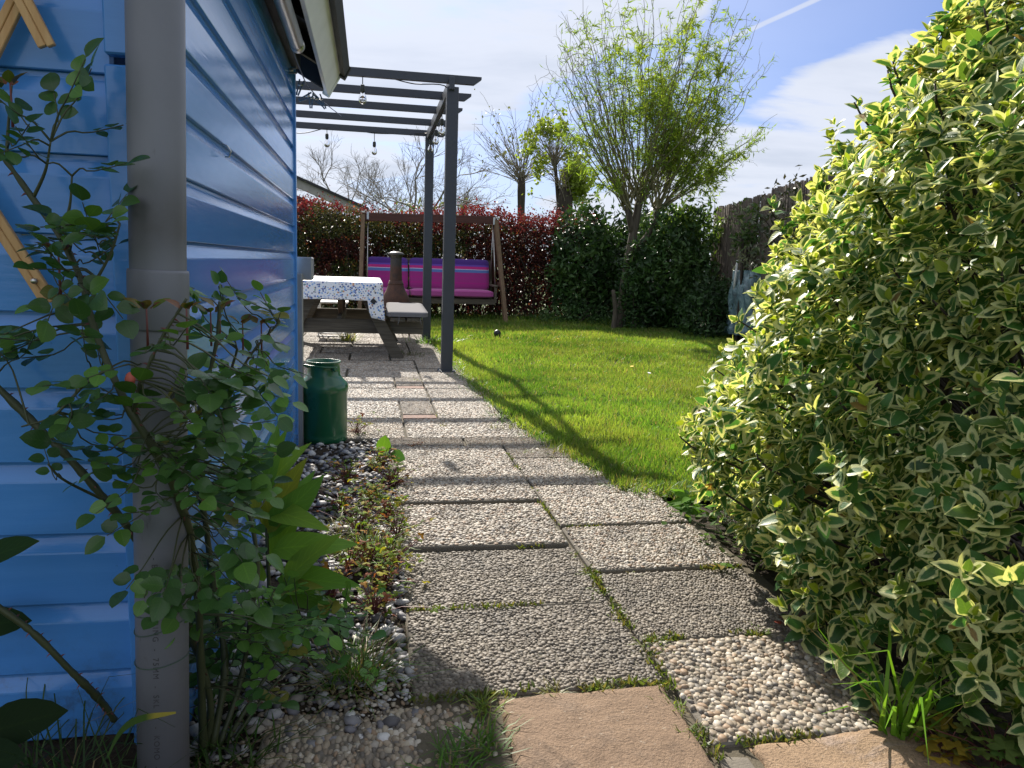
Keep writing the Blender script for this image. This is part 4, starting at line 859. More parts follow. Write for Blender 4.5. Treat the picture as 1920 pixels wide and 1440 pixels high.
for (x, y, n, h) in ((1085, 1040, 22, .018), (1110, 1075, 26, .02), (1130, 1110, 22, .018), (1155, 1160, 14, .016), (1215, 1208, 30, .03), (1240, 1212, 22, .026), (1040, 1300, 40, .03), (1130, 1296, 30, .022), (1270, 1330, 26, .03), (1300, 1375, 26, .03), (830, 800, 16, .05), (820, 780, 16, .05), (1010, 925, 16, .022), (985, 852, 30, .04), (815, 946, 10, .016), (780, 715, 18, .05), (860, 680, 40, .05), (760, 668, 24, .06), (925, 805, 40, .05), (1030, 845, 60, .05), (700, 778, 14, .05), (1185, 1076, 16, .018), (1420, 1180, 26, .02)):
    tuft('weed_tuft', 'small weed tuft growing in a joint between the path slabs', gp(x, y), n, h, .012, GRY if n % 4 else (.20, .20, .05), .003, .9, 'weeds in the slab joints', 'weed')
rng = np.random.default_rng(9)
for i in range(26):
    x = -1.0 + i * .24; tuft('grass_tuft', 'long unmown grass at the shaded foot of the hedge', (x, 12.75 + .12 * rng.normal() - .9 * (x > 3.4), 0), 55, .30, .10, (.05, .12, .02), .009, .4, 'long grass along the hedge foot')
for i in range(34):
    y = 3.15 + i * .19; xx = np.interp(y, [3.03, 3.3, 3.7, 4.4, 5.5, 6.65, 9.3], [1.06, 1.06, .97, .86, .80, .76, .74]); tuft('grass_tuft', 'long grass overhanging the path along the lawn edge', (xx + .01 + .02 * rng.normal(), y, 0), 60, .075, .04, GR if i % 3 else (.13, .15, .04), .004, .8, 'grass tufts along the lawn edge')
for i in range(7): tuft('grass_tuft', 'long grass at the lawn corner beside the variegated bush', (1.12 + .1 * i, 3.02 - .01 * i + .02 * rng.normal(), 0), 70, .085, .045, GR, .004, .8, 'grass tufts along the lawn corner')

def herb(name, label, base, n, spread, h, size, cols, tm, mat=LM_MATT, cat='plant', stemcol=ROSE_RED, group=None, seed=0, flat=.5):
    rng = np.random.default_rng(seed + int(abs(base[0]) * 1000 + base[1] * 100)); t = thing(name, base, label, cat, group); b = np.asarray(base, float)
    p = b + np.stack([rng.normal(0, spread, n), rng.normal(0, spread, n), h * rng.uniform(.15, 1.1, n)], 1); az = rng.uniform(0, 2 * math.pi, n)
    ax = unit(np.stack([np.cos(az), np.sin(az), rng.uniform(-.3, .5, n)], 1)); nr = unit(np.stack([rng.normal(0, flat, n), rng.normal(0, flat, n), np.ones(n)], 1)); ti = np.array([cols[i] for i in rng.integers(0, len(cols), n)]) * rng.uniform(.75, 1.2, (n, 1))
    sz = size * rng.uniform(.6, 1.25, n); scatter('leaves', tm, p, frames(ax, nr), sz, ti, mat, t)
    gs = [tube_geo([b + (rng.normal(0, .006), rng.normal(0, .006), -.005), (b + q) / 2 + (0, 0, h * .12), q], .0011, 4, False) for q in p[::max(1, n // 40)]]
    geo_obj('stems', merge_geo(gs), stemcol, t, kind='stuff'); return t
YR = [(.32, .29, .03), (.20, .27, .03), (.18, .26, .03), (.36, .18, .03), (.12, .21, .03), (.10, .19, .04), (.24, .08, .04), (.28, .27, .04), (.15, .24, .03)]
for (x, y, n, lb) in ((668, 815, 40, 'orange-leaved cranesbill weed right beside the green churn'), (715, 880, 90, 'red and green cranesbill weed below the round mallow leaf'), (735, 915, 60, 'reddest cranesbill weed spilling over the raised pebble slab edge'), (690, 950, 120, 'yellow and red cranesbill weed in the middle of the gravel strip'), (725, 975, 90, 'dark red tinged cranesbill weed against the slab step'), (690, 1055, 70, 'yellow-green cranesbill with grass beside the dark slab'), (720, 1100, 90, 'yellow and brown cranesbill weed at the dark slab edge'), (650, 905, 60, 'small brownish cranesbill weed in the grey gravel near the wall')):
    herb('cranesbill', lb, gp(x, y), int(n * 1.0), .044, .09, .030, YR, LOBE3, group='cranesbill weeds along the gravel strip', seed=n)
for (x, y, n, lb) in ((640, 960, 70, 'yellow-green cranesbill weed among white pebbles below the churn'), (672, 1000, 90, 'orange and green cranesbill weed between grass wisps'), (655, 1070, 60, 'small green cranesbill weed beside large white pebbles'), (745, 1010, 50, 'dark red cranesbill creeping over the light slab corner'), (700, 1150, 60, 'brownish cranesbill weed next to the white pebble at the dark slab'), (620, 1120, 50, 'shaded green cranesbill weed beneath the rose twigs'), (735, 1065, 60, 'yellow cranesbill weed overhanging the dark slab')):
    herb('cranesbill', lb, gp(x, y), int(n * .8), .045, .085, .030, YR, LOBE3, group='cranesbill weeds along the gravel strip', seed=n)
# moss and tiny weeds in the slab joints
def moss():
    rng = np.random.default_rng(77); P = []
    def line(a, b, n, w=.006):
        t = rng.random(n); P.append(np.array(a)[None] * (1 - t[:, None]) + np.array(b)[None] * t[:, None] + rng.normal(0, w, (n, 2)))
    line((.691, 1.57), (.691, 3.9), 1700, .009); line((.10, 1.562), (.69, 1.562), 600, .010); line((.69, 1.757), (1.2, 1.757), 800, .012); line((.69, 2.2), (1.2, 2.2), 500); line((.69, 2.615), (1.2, 2.615), 400); line((.1, 2.003), (.69, 2.003), 250); line((.678, .9), (.685, 1.55), 500, .010); line((.1, 2.44), (.69, 2.44), 260); line((.1, 3.40), (1.1, 3.6), 120, .02); line((.75, 1.318), (1.2, 1.345), 500, .01)
    P = np.vstack(P); k = vnoise(P[:, 0], P[:, 1], 9, 78) + .5 * vnoise(P[:, 0], P[:, 1], 31, 79) > .12; P = P[k]; n = len(P); R = upframes(n, .7, rng); h = rng.uniform(.006, .02, n); ti = np.where(rng.random((n, 1)) < .6, np.array([.10, .145, .035]), np.array([.15, .14, .05])) * rng.uniform(.6, 1.3, (n, 1))
    tag(scatter('moss', BLADE[1], np.column_stack([P, np.full(n, .001)]), R, np.stack([h * .35, h, h], 1), ti, LM_GRASS), 'short moss and weeds filling the joints of the pebble slabs', 'moss', kind='stuff')
moss()
herb('cranesbill', 'small rusty weed lying flat on the pebble slab', gp(775, 838), 24, .02, .018, .02, [(.30, .10, .05), (.22, .12, .05)], LOBE3)
tuft('grass_tuft', 'bright grass between the yellow cranesbills at the slab edge', gp(690, 1040), 120, .11, .04, GRY, .004, .45)
tuft('grass_tuft', 'wispy pale grass in the gravel strip by the wall', gp(640, 1000), 90, .10, .06, (.18, .20, .08), .0025, .6, dry=.4)
mal = herb('mallow', 'round-leaved mallow seedling leaning over the pebble slab', gp(715, 870), 5, .012, .05, .05, [(.12, .27, .03), (.05, .14, .03)], ROUND, seed=3)
scatter('leaf', ROUND, np.array([PY(718, 850, 3.55), PY(732, 850, 3.5)]), frames(np.array([(.1, .1, 1.0), (.9, 0, -.35)]), np.array([(-.3, -1, .3), (0, -.8, .6)])), np.array([.085, .075]), np.array([(.14, .30, .03), (.06, .16, .03)]), LM, mal, kind=None)
herb('dandelion_plant', 'leafy weed at the path edge below the lawn corner', gp(1290, 965), 22, .02, .06, .075, [(.11, .24, .03), (.07, .17, .03)], LANCE, stemcol=ROSE_ST, flat=.7)
herb('ground_ivy', 'dark leafy weeds between the path and the variegated bush', gp(1360, 985), 120, .10, .10, .032, [(.07, .15, .03), (.045, .11, .02), (.12, .20, .04)], ROUND, stemcol=ROSE_ST)
herb('ground_ivy', 'low leafy weed clump under the lower bush branches', gp(1440, 1050), 70, .08, .05, .028, [(.06, .13, .03), (.10, .16, .05)], ROUND, stemcol=ROSE_ST)
tuft('grass_tuft', 'fine grass clump beneath the variegated bush edge', gp(1400, 1010), 110, .10, .05, GRD, .003, .6)
herb('seedling', 'small seedling standing on the light pebble slab edge', gp(1322, 1025), 7, .008, .045, .03, [(.13, .26, .03)], OVAL, stemcol=ROSE_ST)
herb('seedling', 'green seedling in the joint between light and dark slabs', gp(1352, 1075), 8, .012, .03, .028, [(.12, .24, .03), (.30, .22, .05)], OVAL, stemcol=ROSE_ST)
herb('seedling', 'small weed with red stalks at the dark slab corner', gp(1485, 1180), 12, .02, .04, .024, [(.10, .16, .04), (.25, .06, .04)], OVAL)
herb('parsley_weed', 'cut-leaved herb robert beside the tan sandstone', gp(1770, 1420), 26, .035, .05, .045, [(.15, .22, .05), (.24, .27, .07), (.30, .22, .03)], LOBE5, stemcol=ROSE_RED, flat=.35)
herb('parsley_weed', 'dense cut-leaved herb robert under the bush branches', gp(1870, 1425), 46, .06, .08, .05, [(.10, .19, .04), (.16, .23, .06)], LOBE5, stemcol=ROSE_RED, flat=.4)
herb('parsley_weed', 'small cut-leaved plant at the foot of the tall grass', gp(1745, 1385), 14, .03, .04, .032, [(.13, .21, .05), (.26, .25, .04)], LOBE5, flat=.4)
fl = thing('fallen_leaf', G(1408, 1033, .012), 'pale fallen leaf lying on soil beside the path', 'leaf'); scatter('blade', OVAL, np.array([G(1400, 1036, .014)]), frames(np.array([(1, .3, .05)]), np.array([(0, -.2, 1)])), np.array([.05]), np.array([(.30, .38, .30)]), LM, fl, kind=None)
for i, (x, y, s) in enumerate(((1105, 868, .04), (1088, 860, .03), (1095, 856, .028), (1010, 842, .022), (1045, 795, .045))):
    p = G(x, y, .022); f2 = thing('dry_leaf', p, 'curled whitish dry leaf at the lawn edge of the path', 'leaf', 'dry leaves at the lawn edge'); scatter('blade', OVAL2, p[None], frames(rdir(1) * [1, 1, .2], np.array([(.1, -.2, 1)])), np.array([s]), np.array([(.45, .43, .38)]), LM, f2, kind=None)

# ------------------------------------------------------------------ variegated bush
bush = thing('variegated_bush', (2.15, 1.75, 0), 'big dense euonymus bush with cream-edged green leaves overhanging the path', 'bush')
BC, BRX, BRY = np.array([2.22, 1.72]), 1.20, 1.38
ZS, SS = np.array([0, .12, .3, .6, .9, 1.15, 1.4, 1.65, 1.9, 2.12, 2.3]), np.array([.83, .90, .965, .98, .915, .81, .685, .55, .38, .19, .04])
def euonymus():
    rng = np.random.default_rng(17); N = 7400
    th = rng.uniform(rad(62), rad(292), N * 2); z = rng.uniform(.07, 2.3, N * 2); s = np.interp(z, ZS, SS); k = rng.random(N * 2) < (s * .9 + .25); th, z, s = th[k][:N], z[k][:N], s[k][:N]; n = len(th)
    lump = .095 * vnoise(th * 1.0 * 2.2, z, 2.4, 51) + .05 * vnoise(th * 2.2, z, 6.5, 52); depth = np.where(rng.random(n) < .60, rng.normal(0, .022, n), -rng.uniform(.03, .30, n)); f = s + lump + depth
    c = np.stack([BC[0] + BRX * f * np.cos(th), BC[1] + BRY * f * np.sin(th), z + .03 * rng.normal(0, 1, n)], 1); nrm = unit(np.stack([np.cos(th) / BRX, np.sin(th) / BRY, .25 + .55 * np.clip(z - .6, -.8, 2)], 1))
    hole = (vnoise(th * 2.2, z, 4.5, 53) + .4 * vnoise(th * 2.2, z, 11, 54) < -.30) & (depth > -.06) & (rng.random(n) < .6); pr = proj(c); vis = ~hole & (pr[:, 2] > .3) & (pr[:, 0] > 1150) & (pr[:, 0] < 2300) & (pr[:, 1] > -500) & (pr[:, 1] < 1750); c, nrm, depth, z = c[vis], nrm[vis], depth[vis], z[vis]; n = len(c)
    ax = unit(nrm * .75 + np.array([0, 0, .55]) + rng.normal(0, .34, (n, 3)))
    # extra shoots that stick out of the outline
    ex = [(PY(1675, 130, 2.05), (0, 0, 1)), (PY(1680, 100, 2.05), (0, .1, 1)), (PY(1790, 60, 1.95), (0, 0, 1)), (PY(1800, 20, 1.95), (0, 0, 1)), (PY(1765, 40, 1.95), (-.3, 0, 1)), (PY(1895, 25, 1.8), (0, 0, 1)), (PY(1860, 60, 1.85), (-.3, 0, 1)), (PY(1450, 380, 2.55), (-.3, -.2, 1)), (PY(1460, 420, 2.5), (-.6, -.3, .6)), (PY(1335, 690, 2.75), (-1, -.2, .5)), (PY(1300, 795, 2.7), (-1, -.2, .1)), (PY(1310, 780, 2.7), (-1, 0, .3)), (PY(1325, 880, 2.6), (-1, -.3, .2)), (PY(1480, 1095, 1.95), (-1, -.4, .3)), (PY(1520, 1110, 1.9), (-1, -.6, .1)), (PY(1380, 600, 2.7), (-1, -.2, .4)), (PY(1365, 650, 2.75), (-1, 0, .5)), (PY(1610, 190, 2.1), (-.4, 0, 1))]
    c = np.vstack([c, [e[0] for e in ex]]); ax = np.vstack([ax, unit(np.array([e[1] for e in ex], float))]); depth = np.concatenate([depth, np.full(len(ex), .05)]); n = len(c)
    K = 9; ref = unit(np.cross(ax, rdir(n, rng))); ref2 = np.cross(ax, ref); P, A, Nn, Sz, Ti, D, Cid = [], [], [], [], [], [], []
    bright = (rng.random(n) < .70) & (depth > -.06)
    for j in range(K):
        lev = j // 2; phi = (j % 2) * math.pi + lev * 1.35 + rng.normal(0, .25, n); ang = rad(20) + rad(21) * lev + rng.normal(0, .16, n); ang = np.clip(ang, .15, 2.0)
        rd = ref * np.cos(phi)[:, None] + ref2 * np.sin(phi)[:, None]; d = ax * np.cos(ang)[:, None] + rd * np.sin(ang)[:, None]; nn = ax * np.sin(ang)[:, None] - rd * np.cos(ang)[:, None]
        P.append(c - ax * (.011 * lev + rng.uniform(0, .006, n))[:, None] + rd * .003); A.append(d + rng.normal(0, .08, (n, 3))); Nn.append(nn + rng.normal(0, .22, (n, 3)))
        size = np.array([.029, .041, .049, .052, .054])[min(lev, 4)] * rng.uniform(.62, 1.32, n); Sz.append(size)
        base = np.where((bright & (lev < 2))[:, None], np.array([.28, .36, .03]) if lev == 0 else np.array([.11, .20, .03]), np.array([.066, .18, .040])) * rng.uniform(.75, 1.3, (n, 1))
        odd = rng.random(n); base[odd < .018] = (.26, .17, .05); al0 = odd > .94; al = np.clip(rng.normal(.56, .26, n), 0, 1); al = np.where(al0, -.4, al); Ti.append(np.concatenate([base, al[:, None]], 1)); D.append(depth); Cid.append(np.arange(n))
    P, A, Nn, Sz, Ti, D = map(np.concatenate, (P, A, Nn, Sz, Ti, D)); keep = rng.random(len(P)) < .90; P, A, Nn, Sz, Ti, D = P[keep], A[keep], Nn[keep], Sz[keep], Ti[keep], D[keep]; k = P[:, 2] > .015; P, A, Nn, Sz, Ti, D = P[k], A[k], Nn[k], Sz[k], Ti[k], D[k]
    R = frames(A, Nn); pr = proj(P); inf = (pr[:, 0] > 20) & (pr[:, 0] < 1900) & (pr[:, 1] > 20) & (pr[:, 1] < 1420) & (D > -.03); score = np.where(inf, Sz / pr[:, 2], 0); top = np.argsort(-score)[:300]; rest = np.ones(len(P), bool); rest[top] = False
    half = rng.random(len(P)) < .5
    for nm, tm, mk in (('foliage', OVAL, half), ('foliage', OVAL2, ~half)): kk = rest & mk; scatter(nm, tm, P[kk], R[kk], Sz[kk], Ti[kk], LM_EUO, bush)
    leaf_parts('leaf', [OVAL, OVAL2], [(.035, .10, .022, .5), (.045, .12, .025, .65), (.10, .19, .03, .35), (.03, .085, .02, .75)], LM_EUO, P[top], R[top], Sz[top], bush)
    # stems
    gs = []; idx = rng.choice(n, 260, replace=False)
    for i in np.concatenate([idx, np.arange(n - len(ex), n)]):
        q = c[i]; o = np.array([BC[0] + (q[0] - BC[0]) * .45, BC[1] + (q[1] - BC[1]) * .45, max(.03, q[2] * .55 - .1)]); m = (q + o) / 2 + rng.normal(0, .03, 3) - ax[i] * .05; gs.append(tube_geo(spline([o, m, q - ax[i] * .05, q], 7), np.linspace(.006, .0018, 7), 5, False))
    for i in range(18):
        a = rng.uniform(rad(110), rad(280)); q = np.array([BC[0] + .6 * BRX * math.cos(a), BC[1] + .6 * BRY * math.sin(a), .0]); e = q + np.array([rng.normal(0, .12) - .06 * math.cos(a), rng.normal(0, .12), rng.uniform(.4, .9)]); gs.append(tube_geo(spline([q - (0, 0, .03), (q + e) / 2 + rng.normal(0, .04, 3), e], 8), np.linspace(.013, .007, 8), 6, False))
    geo_obj('stems', merge_geo(gs), BARKD, bush, kind='stuff')
euonymus()

# ------------------------------------------------------------------ climbing rose
rose = thing('climbing_rose', (-.30, 1.42, 0), 'thorny climbing rose with round green leaflets wound around the grey downpipe', 'rose bush')
def rose_bush():
    rng = np.random.default_rng(23)
    canes = [([(-40, 235, 1.26), (10, 300, 1.26), (60, 370, 1.26), (110, 440, 1.25), (150, 520, 1.23), (172, 600, 1.21), (205, 690, 1.19), (250, 780, 1.18), (305, 870, 1.20), (352, 990, 1.27), (372, 1130, 1.35), (378, 1300, 1.40), (382, 1425, 1.42)], .0035, .0075),
             ([(-30, 700, 1.28), (60, 790, 1.28), (130, 860, 1.27), (200, 940, 1.28), (252, 1005, 1.31), (330, 1120, 1.37), (392, 1300, 1.42), (388, 1410, 1.43)], .0055, .007), ([(-30, 1120, 1.25), (60, 1185, 1.26), (130, 1255, 1.28), (185, 1310, 1.31), (215, 1350, 1.33)], .005, .006),
             ([(412, 565, 1.40), (408, 630, 1.40), (395, 690, 1.40), (374, 770, 1.40), (370, 880, 1.42), (388, 1000, 1.46), (402, 1120, 1.48), (422, 1250, 1.46), (398, 1405, 1.42)], .0025, .0075), ([(445, 655, 1.48), (428, 720, 1.48), (422, 820, 1.5), (450, 900, 1.52), (482, 1040, 1.52), (472, 1150, 1.52), (450, 1280, 1.5), (410, 1400, 1.44)], .002, .006),
             ([(665, 1140, 1.72), (600, 1150, 1.66), (545, 1200, 1.6), (485, 1290, 1.54), (425, 1390, 1.46)], .002, .005), ([(525, 605, 1.5), (490, 640, 1.48), (455, 690, 1.46), (420, 770, 1.44), (385, 850, 1.42)], .0018, .004), ([(620, 1210, 1.64), (560, 1240, 1.6), (500, 1300, 1.55), (440, 1385, 1.48)], .0016, .004), ([(350, 560, 1.17), (300, 640, 1.17), (265, 720, 1.17), (250, 780, 1.18)], .0018, .004)]
    CP = []
    for px, r1, r2 in canes:
        p = spline(path_pts(px), 46); rr = np.linspace(r1, r2, 46) * (1 + .12 * rng.normal(0, 1, 46)); o = geo_obj('cane', tube_geo(p, rr, 8), ROSE_ST, rose); CP.append(p); tg = []
        for q in range(3, 44, 2):      # thorns
            d = rdir(1, rng)[0]; t_ = unit(p[q + 1] - p[q]); d = unit(d - t_ * (d @ t_)); b = p[q] + d * rr[q] * .8; tg.append(tube_geo([b - d * .001, b + d * .0035, b + d * .0075 + np.array([0, 0, -.0015])], [.0022, .0011, .0002], 4, False))
        geo_obj('thorns', merge_geo(tg), ROSE_RED, o, kind='stuff')
    for px in ([(12, 300, 1.26), (16, 230, 1.26), (22, 160, 1.25)], [(62, 372, 1.26), (85, 320, 1.25), (95, 265, 1.24)], [(112, 442, 1.25), (130, 390, 1.24), (135, 330, 1.23)], [(150, 520, 1.23), (110, 500, 1.21), (95, 495, 1.20)], [(205, 690, 1.19), (160, 720, 1.17), (100, 780, 1.16), (40, 800, 1.15)], [(160, 560, 1.2), (205, 480, 1.2), (225, 420, 1.2)], [(200, 940, 1.26), (120, 900, 1.2), (90, 870, 1.18)]):
        p = spline(path_pts(px), 14); geo_obj('shoot', tube_geo(p, np.linspace(.0028, .0014, 14), 6), ROSE_ST, rose); CP.append(p)
    CPa = np.vstack(CP)
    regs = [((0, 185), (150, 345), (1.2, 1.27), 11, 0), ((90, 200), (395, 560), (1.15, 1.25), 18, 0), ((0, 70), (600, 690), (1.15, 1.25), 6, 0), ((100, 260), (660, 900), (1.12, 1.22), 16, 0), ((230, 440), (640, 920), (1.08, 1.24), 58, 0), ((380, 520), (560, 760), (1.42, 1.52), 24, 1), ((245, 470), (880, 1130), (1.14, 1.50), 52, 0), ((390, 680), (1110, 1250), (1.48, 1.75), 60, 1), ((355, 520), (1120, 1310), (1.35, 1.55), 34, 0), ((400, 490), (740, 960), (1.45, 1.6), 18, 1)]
    P, A, N, S_, Ti = [], [], [], [], []; tw = []
    for (xr, yr, Yr, n, br) in regs:
        for _ in range(n):
            q = PY(rng.uniform(*xr), rng.uniform(*yr), rng.uniform(*Yr)); d2 = np.linalg.norm(CPa - q, axis=1); c = CPa[d2.argmin()]; L = d2.min()
            if L > .11: q = c + (q - c) * (.11 / L) * rng.uniform(.8, 1.3)
            d = unit((q - c) * 2 / (L + .02) + np.array([0, -.35, .25]) + rng.normal(0, .45, 3)); e = q + d * rng.uniform(.045, .07); tw.append(tube_geo(spline([c, (c + q) / 2 + (0, 0, .008), q, e], 8), np.linspace(.0016, .0008, 8), 4, False))
            side = unit(np.cross(d, (0, 0, 1)) + rng.normal(0, .3, 3)); up_ = np.cross(side, d); up_ = up_ if up_[2] > 0 else -up_; sz = rng.uniform(.023, .037); tone = rng.random()
            col = np.array([.045, .115, .028]) if tone < .55 else (np.array([.085, .19, .035]) if tone < .97 else np.array([.14, .14, .03])); col = col * (1.7 if br else 1.15)  # partly sunlit regions: the extra light is put into the leaf colour
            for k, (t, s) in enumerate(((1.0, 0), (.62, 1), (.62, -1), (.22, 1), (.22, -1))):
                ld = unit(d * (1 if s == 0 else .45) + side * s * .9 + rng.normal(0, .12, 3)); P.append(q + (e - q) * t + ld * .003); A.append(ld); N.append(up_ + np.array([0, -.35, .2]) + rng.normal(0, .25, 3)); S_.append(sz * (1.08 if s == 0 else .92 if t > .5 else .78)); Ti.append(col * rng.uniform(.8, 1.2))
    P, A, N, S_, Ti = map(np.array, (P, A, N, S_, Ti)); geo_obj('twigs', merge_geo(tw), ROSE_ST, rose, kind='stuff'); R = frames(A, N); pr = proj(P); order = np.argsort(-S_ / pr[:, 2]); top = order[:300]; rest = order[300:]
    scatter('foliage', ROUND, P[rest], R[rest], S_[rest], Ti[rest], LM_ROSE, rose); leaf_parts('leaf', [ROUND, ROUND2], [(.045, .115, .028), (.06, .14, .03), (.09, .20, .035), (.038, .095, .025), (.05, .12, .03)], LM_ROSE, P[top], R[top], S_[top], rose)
    # young red-tipped shoots and one bud
    for (x, y, Y) in ((412, 560, 1.40), (395, 570, 1.40), (455, 590, 1.46), (490, 590, 1.48), (350, 565, 1.17), (275, 565, 1.18), (110, 460, 1.2), (20, 145, 1.25)):
        c = PY(x, y + 25, Y); n = 6; az = rng.uniform(0, 6.28, n); d = unit(np.stack([np.cos(az) * .7, np.sin(az) * .7, np.full(n, .7)], 1)); scatter('young_leaves', OVAL2, np.repeat(c[None], n, 0) + d * .012, frames(d, np.tile([0, -.4, 1.0], (n, 1))), rng.uniform(.018, .03, n), np.array([(.17, .13, .03), (.20, .08, .03), (.13, .18, .03)] * 2), LM_ROSE, rose); tube('young_shoot', [c + (0, 0, -.05), c + (0, 0, .012)], [.0022, .0012], ROSE_RED, rose, 6)
    b = PY(244, 712, 1.16); lathe('bud', [(.001, -.008), (.006, -.005), (.0075, .001), (.005, .008), (.001, .011)], b, plain('pink_bud', (.55, .12, .08), .6), rose, 12)
rose_bush()

# ------------------------------------------------------------------ broad-leaved plant beside the rose
YSH = .90
bp = thing('broad_leaf_plant', gp(505, 1290), 'plant with long broad pale green leaves between rose and gravel', 'plant')
LV = [((496, 905, 1.86), (470, 800, 1.86), .036), ((500, 900, 1.85), (519, 798, 1.86), .04), ((503, 915, 1.85), (550, 828, 1.84), .05), ((505, 985, 1.82), (603, 907, 1.78), .075), ((500, 1000, 1.84), (543, 872, 1.80), .075), ((512, 1030, 1.8), (632, 1012, 1.72), .07), ((520, 1085, 1.78), (662, 1085, 1.68), .07), ((530, 1100, 1.76), (602, 1000, 1.70), .065), ((515, 1105, 1.78), (625, 1125, 1.68), .06), ((490, 975, 1.85), (425, 872, 1.82), .05), ((488, 1000, 1.85), (436, 925, 1.80), .05), ((500, 1110, 1.8), (596, 1190, 1.70), .055), ((495, 1090, 1.8), (440, 1010, 1.74), .055), ((500, 1130, 1.78), (470, 1235, 1.68), .055), ((498, 940, 1.86), (455, 838, 1.9), .04), ((505, 1060, 1.82), (560, 940, 1.86), .065), ((505, 1150, 1.8), (545, 1255, 1.7), .06), ((502, 960, 1.84), (580, 960, 1.72), .06), ((498, 1040, 1.82), (420, 1075, 1.7), .055), ((506, 1120, 1.8), (575, 1075, 1.68), .06), ((498, 930, 1.85), (500, 830, 1.78), .055), ((505, 1010, 1.83), (585, 880, 1.9), .055), ((503, 1150, 1.8), (510, 1270, 1.72), .06)]
for i, (a, b, w) in enumerate(LV):
    A_, B_ = PY(*a), PY(*b); L = np.linalg.norm(B_ - A_); d = (B_ - A_) / L; tm = leaf_tmpl(1, 1, 8, .70, .09, .30 + .25 * (i % 3), .85, wave=.02); nr = unit(np.array([.5 * math.sin(i * 2.4), -.7, .6]) + RNG.normal(0, .15, 3)); w *= .95
    col = [(.18, .36, .045), (.13, .29, .04), (.22, .38, .05), (.11, .25, .04), (.26, .30, .04)][i % 5]; pos = A_ + np.array([0, 0, .10 * L])
    o = scatter('leaf', tm, A_[None], frames(d[None], nr[None]), np.array([[w, L * 1.02, w * 1.6]]), np.array([col]), LM, bp, kind=None)
tube('stem', spline(path_pts([(505, 1290, 1.78), (506, 1150, 1.8), (500, 1000, 1.84), (497, 890, 1.86)]), 14), np.linspace(.006, .003, 14), ROSE_ST, bp, 8)
# plants in the dark bed before the front wall
hh = thing('hollyhock', (-.72, 1.24, .08), 'broad dark hollyhock leaves in the soil below the trellis', 'plant')
for (a, b, w, c) in (((-40, 1380, 1.24), (112, 1330, 1.18), .075, (.016, .034, .010)), ((-60, 1440, 1.2), (30, 1415, 1.12), .07, (.016, .036, .012)), ((-60, 1175, 1.3), (52, 1160, 1.28), .055, (.02, .045, .014)), ((-60, 1060, 1.3), (62, 1010, 1.2), .05, (.03, .07, .02)), ((-50, 640, 1.3), (60, 625, 1.22), .05, (.04, .09, .025))):
    A_, B_ = PY(*a), PY(*b); L = np.linalg.norm(B_ - A_); scatter('leaf', ROUND2, A_[None], frames(((B_ - A_) / L)[None], np.array([(0., -.7, .7)])), np.array([[w * 1.25, L, w]]), np.array([c]), LM_MATT, hh, kind=None)
tube('stem', spline([(-.74, 1.27, .05), (-.72, 1.26, .4), (-.70, 1.26, .8)], 10), .005, ROSE_ST, hh, 6)
dl = thing('daffodil_leaf', (-.42, 1.16, .07), 'single strap leaf with yellow withered tip reaching past the downpipe', 'plant'); A_, B_ = PY(200, 1385, 1.17), PY(330, 1336, 1.10)
pth = spline([A_ - (0, 0, .03), A_ + (.02, 0, .01), (A_ + B_) / 2 + (0, 0, .012), B_], 12); nn = len(pth); wv = .006 * np.sin(np.linspace(.5, math.pi * .97, nn)) ** .6; Vv = np.vstack([pth + np.stack([0 * wv, 0 * wv, wv], 1), pth - np.stack([0 * wv, wv * .3, wv], 1)]); Tt = [t for i in range(nn - 1) for t in ((i, i + 1, nn + i + 1), (i, nn + i + 1, nn + i))]
tt = np.tile(np.where(np.linspace(0, 1, nn)[:, None] > .78, np.array([.35, .30, .06]), np.array([.06, .12, .03])), (2, 1)); link('leaf', np_mesh('leaf', Vv - wloc(dl), np.array(Tt), np.tile([(0.5, .5)], (2 * nn, 1)), tt), LM_GRASS, dl)

# ------------------------------------------------------------------ hedges and shrubs
def volume_leaves(t, boxes, n, tm, mat, size, colf, seed, facing=(0, -.6, .5), nm='foliage'):
    rng = np.random.default_rng(seed); P = boxes(n, rng); n = len(P); nr = unit(np.array(facing) + rng.normal(0, .7, (n, 3))); ax = unit(rng.normal(0, 1, (n, 3)) + np.array([0, -.2, .2])); sz = size * rng.uniform(.6, 1.35, n)
    return scatter(nm, tm, P, frames(ax, nr), sz, colf(P, rng), mat, t)
hedge = thing('barberry_hedge', (1.0, 13.5, 0), 'purple-red clipped barberry hedge across the back of the garden', 'hedge')
def hz(n, rng):
    x = rng.uniform(-3.2, 3.95, n); top = 1.80 + .06 * vnoise(x, x * 0, 1.6, 61) + .05 * vnoise(x, x * 0 + 3, 5, 62) - .10 * np.exp(-((x - .35) / .45) ** 2); dep = rng.beta(1.0, 1.6, n); bul = .10 * vnoise(x, top * 0, 2.5, 63)
    z = top * rng.beta(1.25, 1.0, n); y = 13.05 + .85 * dep + bul + .10 * vnoise(x, z, 3.5, 64); sp = rng.random(n) < .045; z = np.where(sp, top + rng.exponential(.045, n), z); y = np.where(sp, 13.1 + .7 * rng.random(n), y); return np.stack([x, y, z], 1)
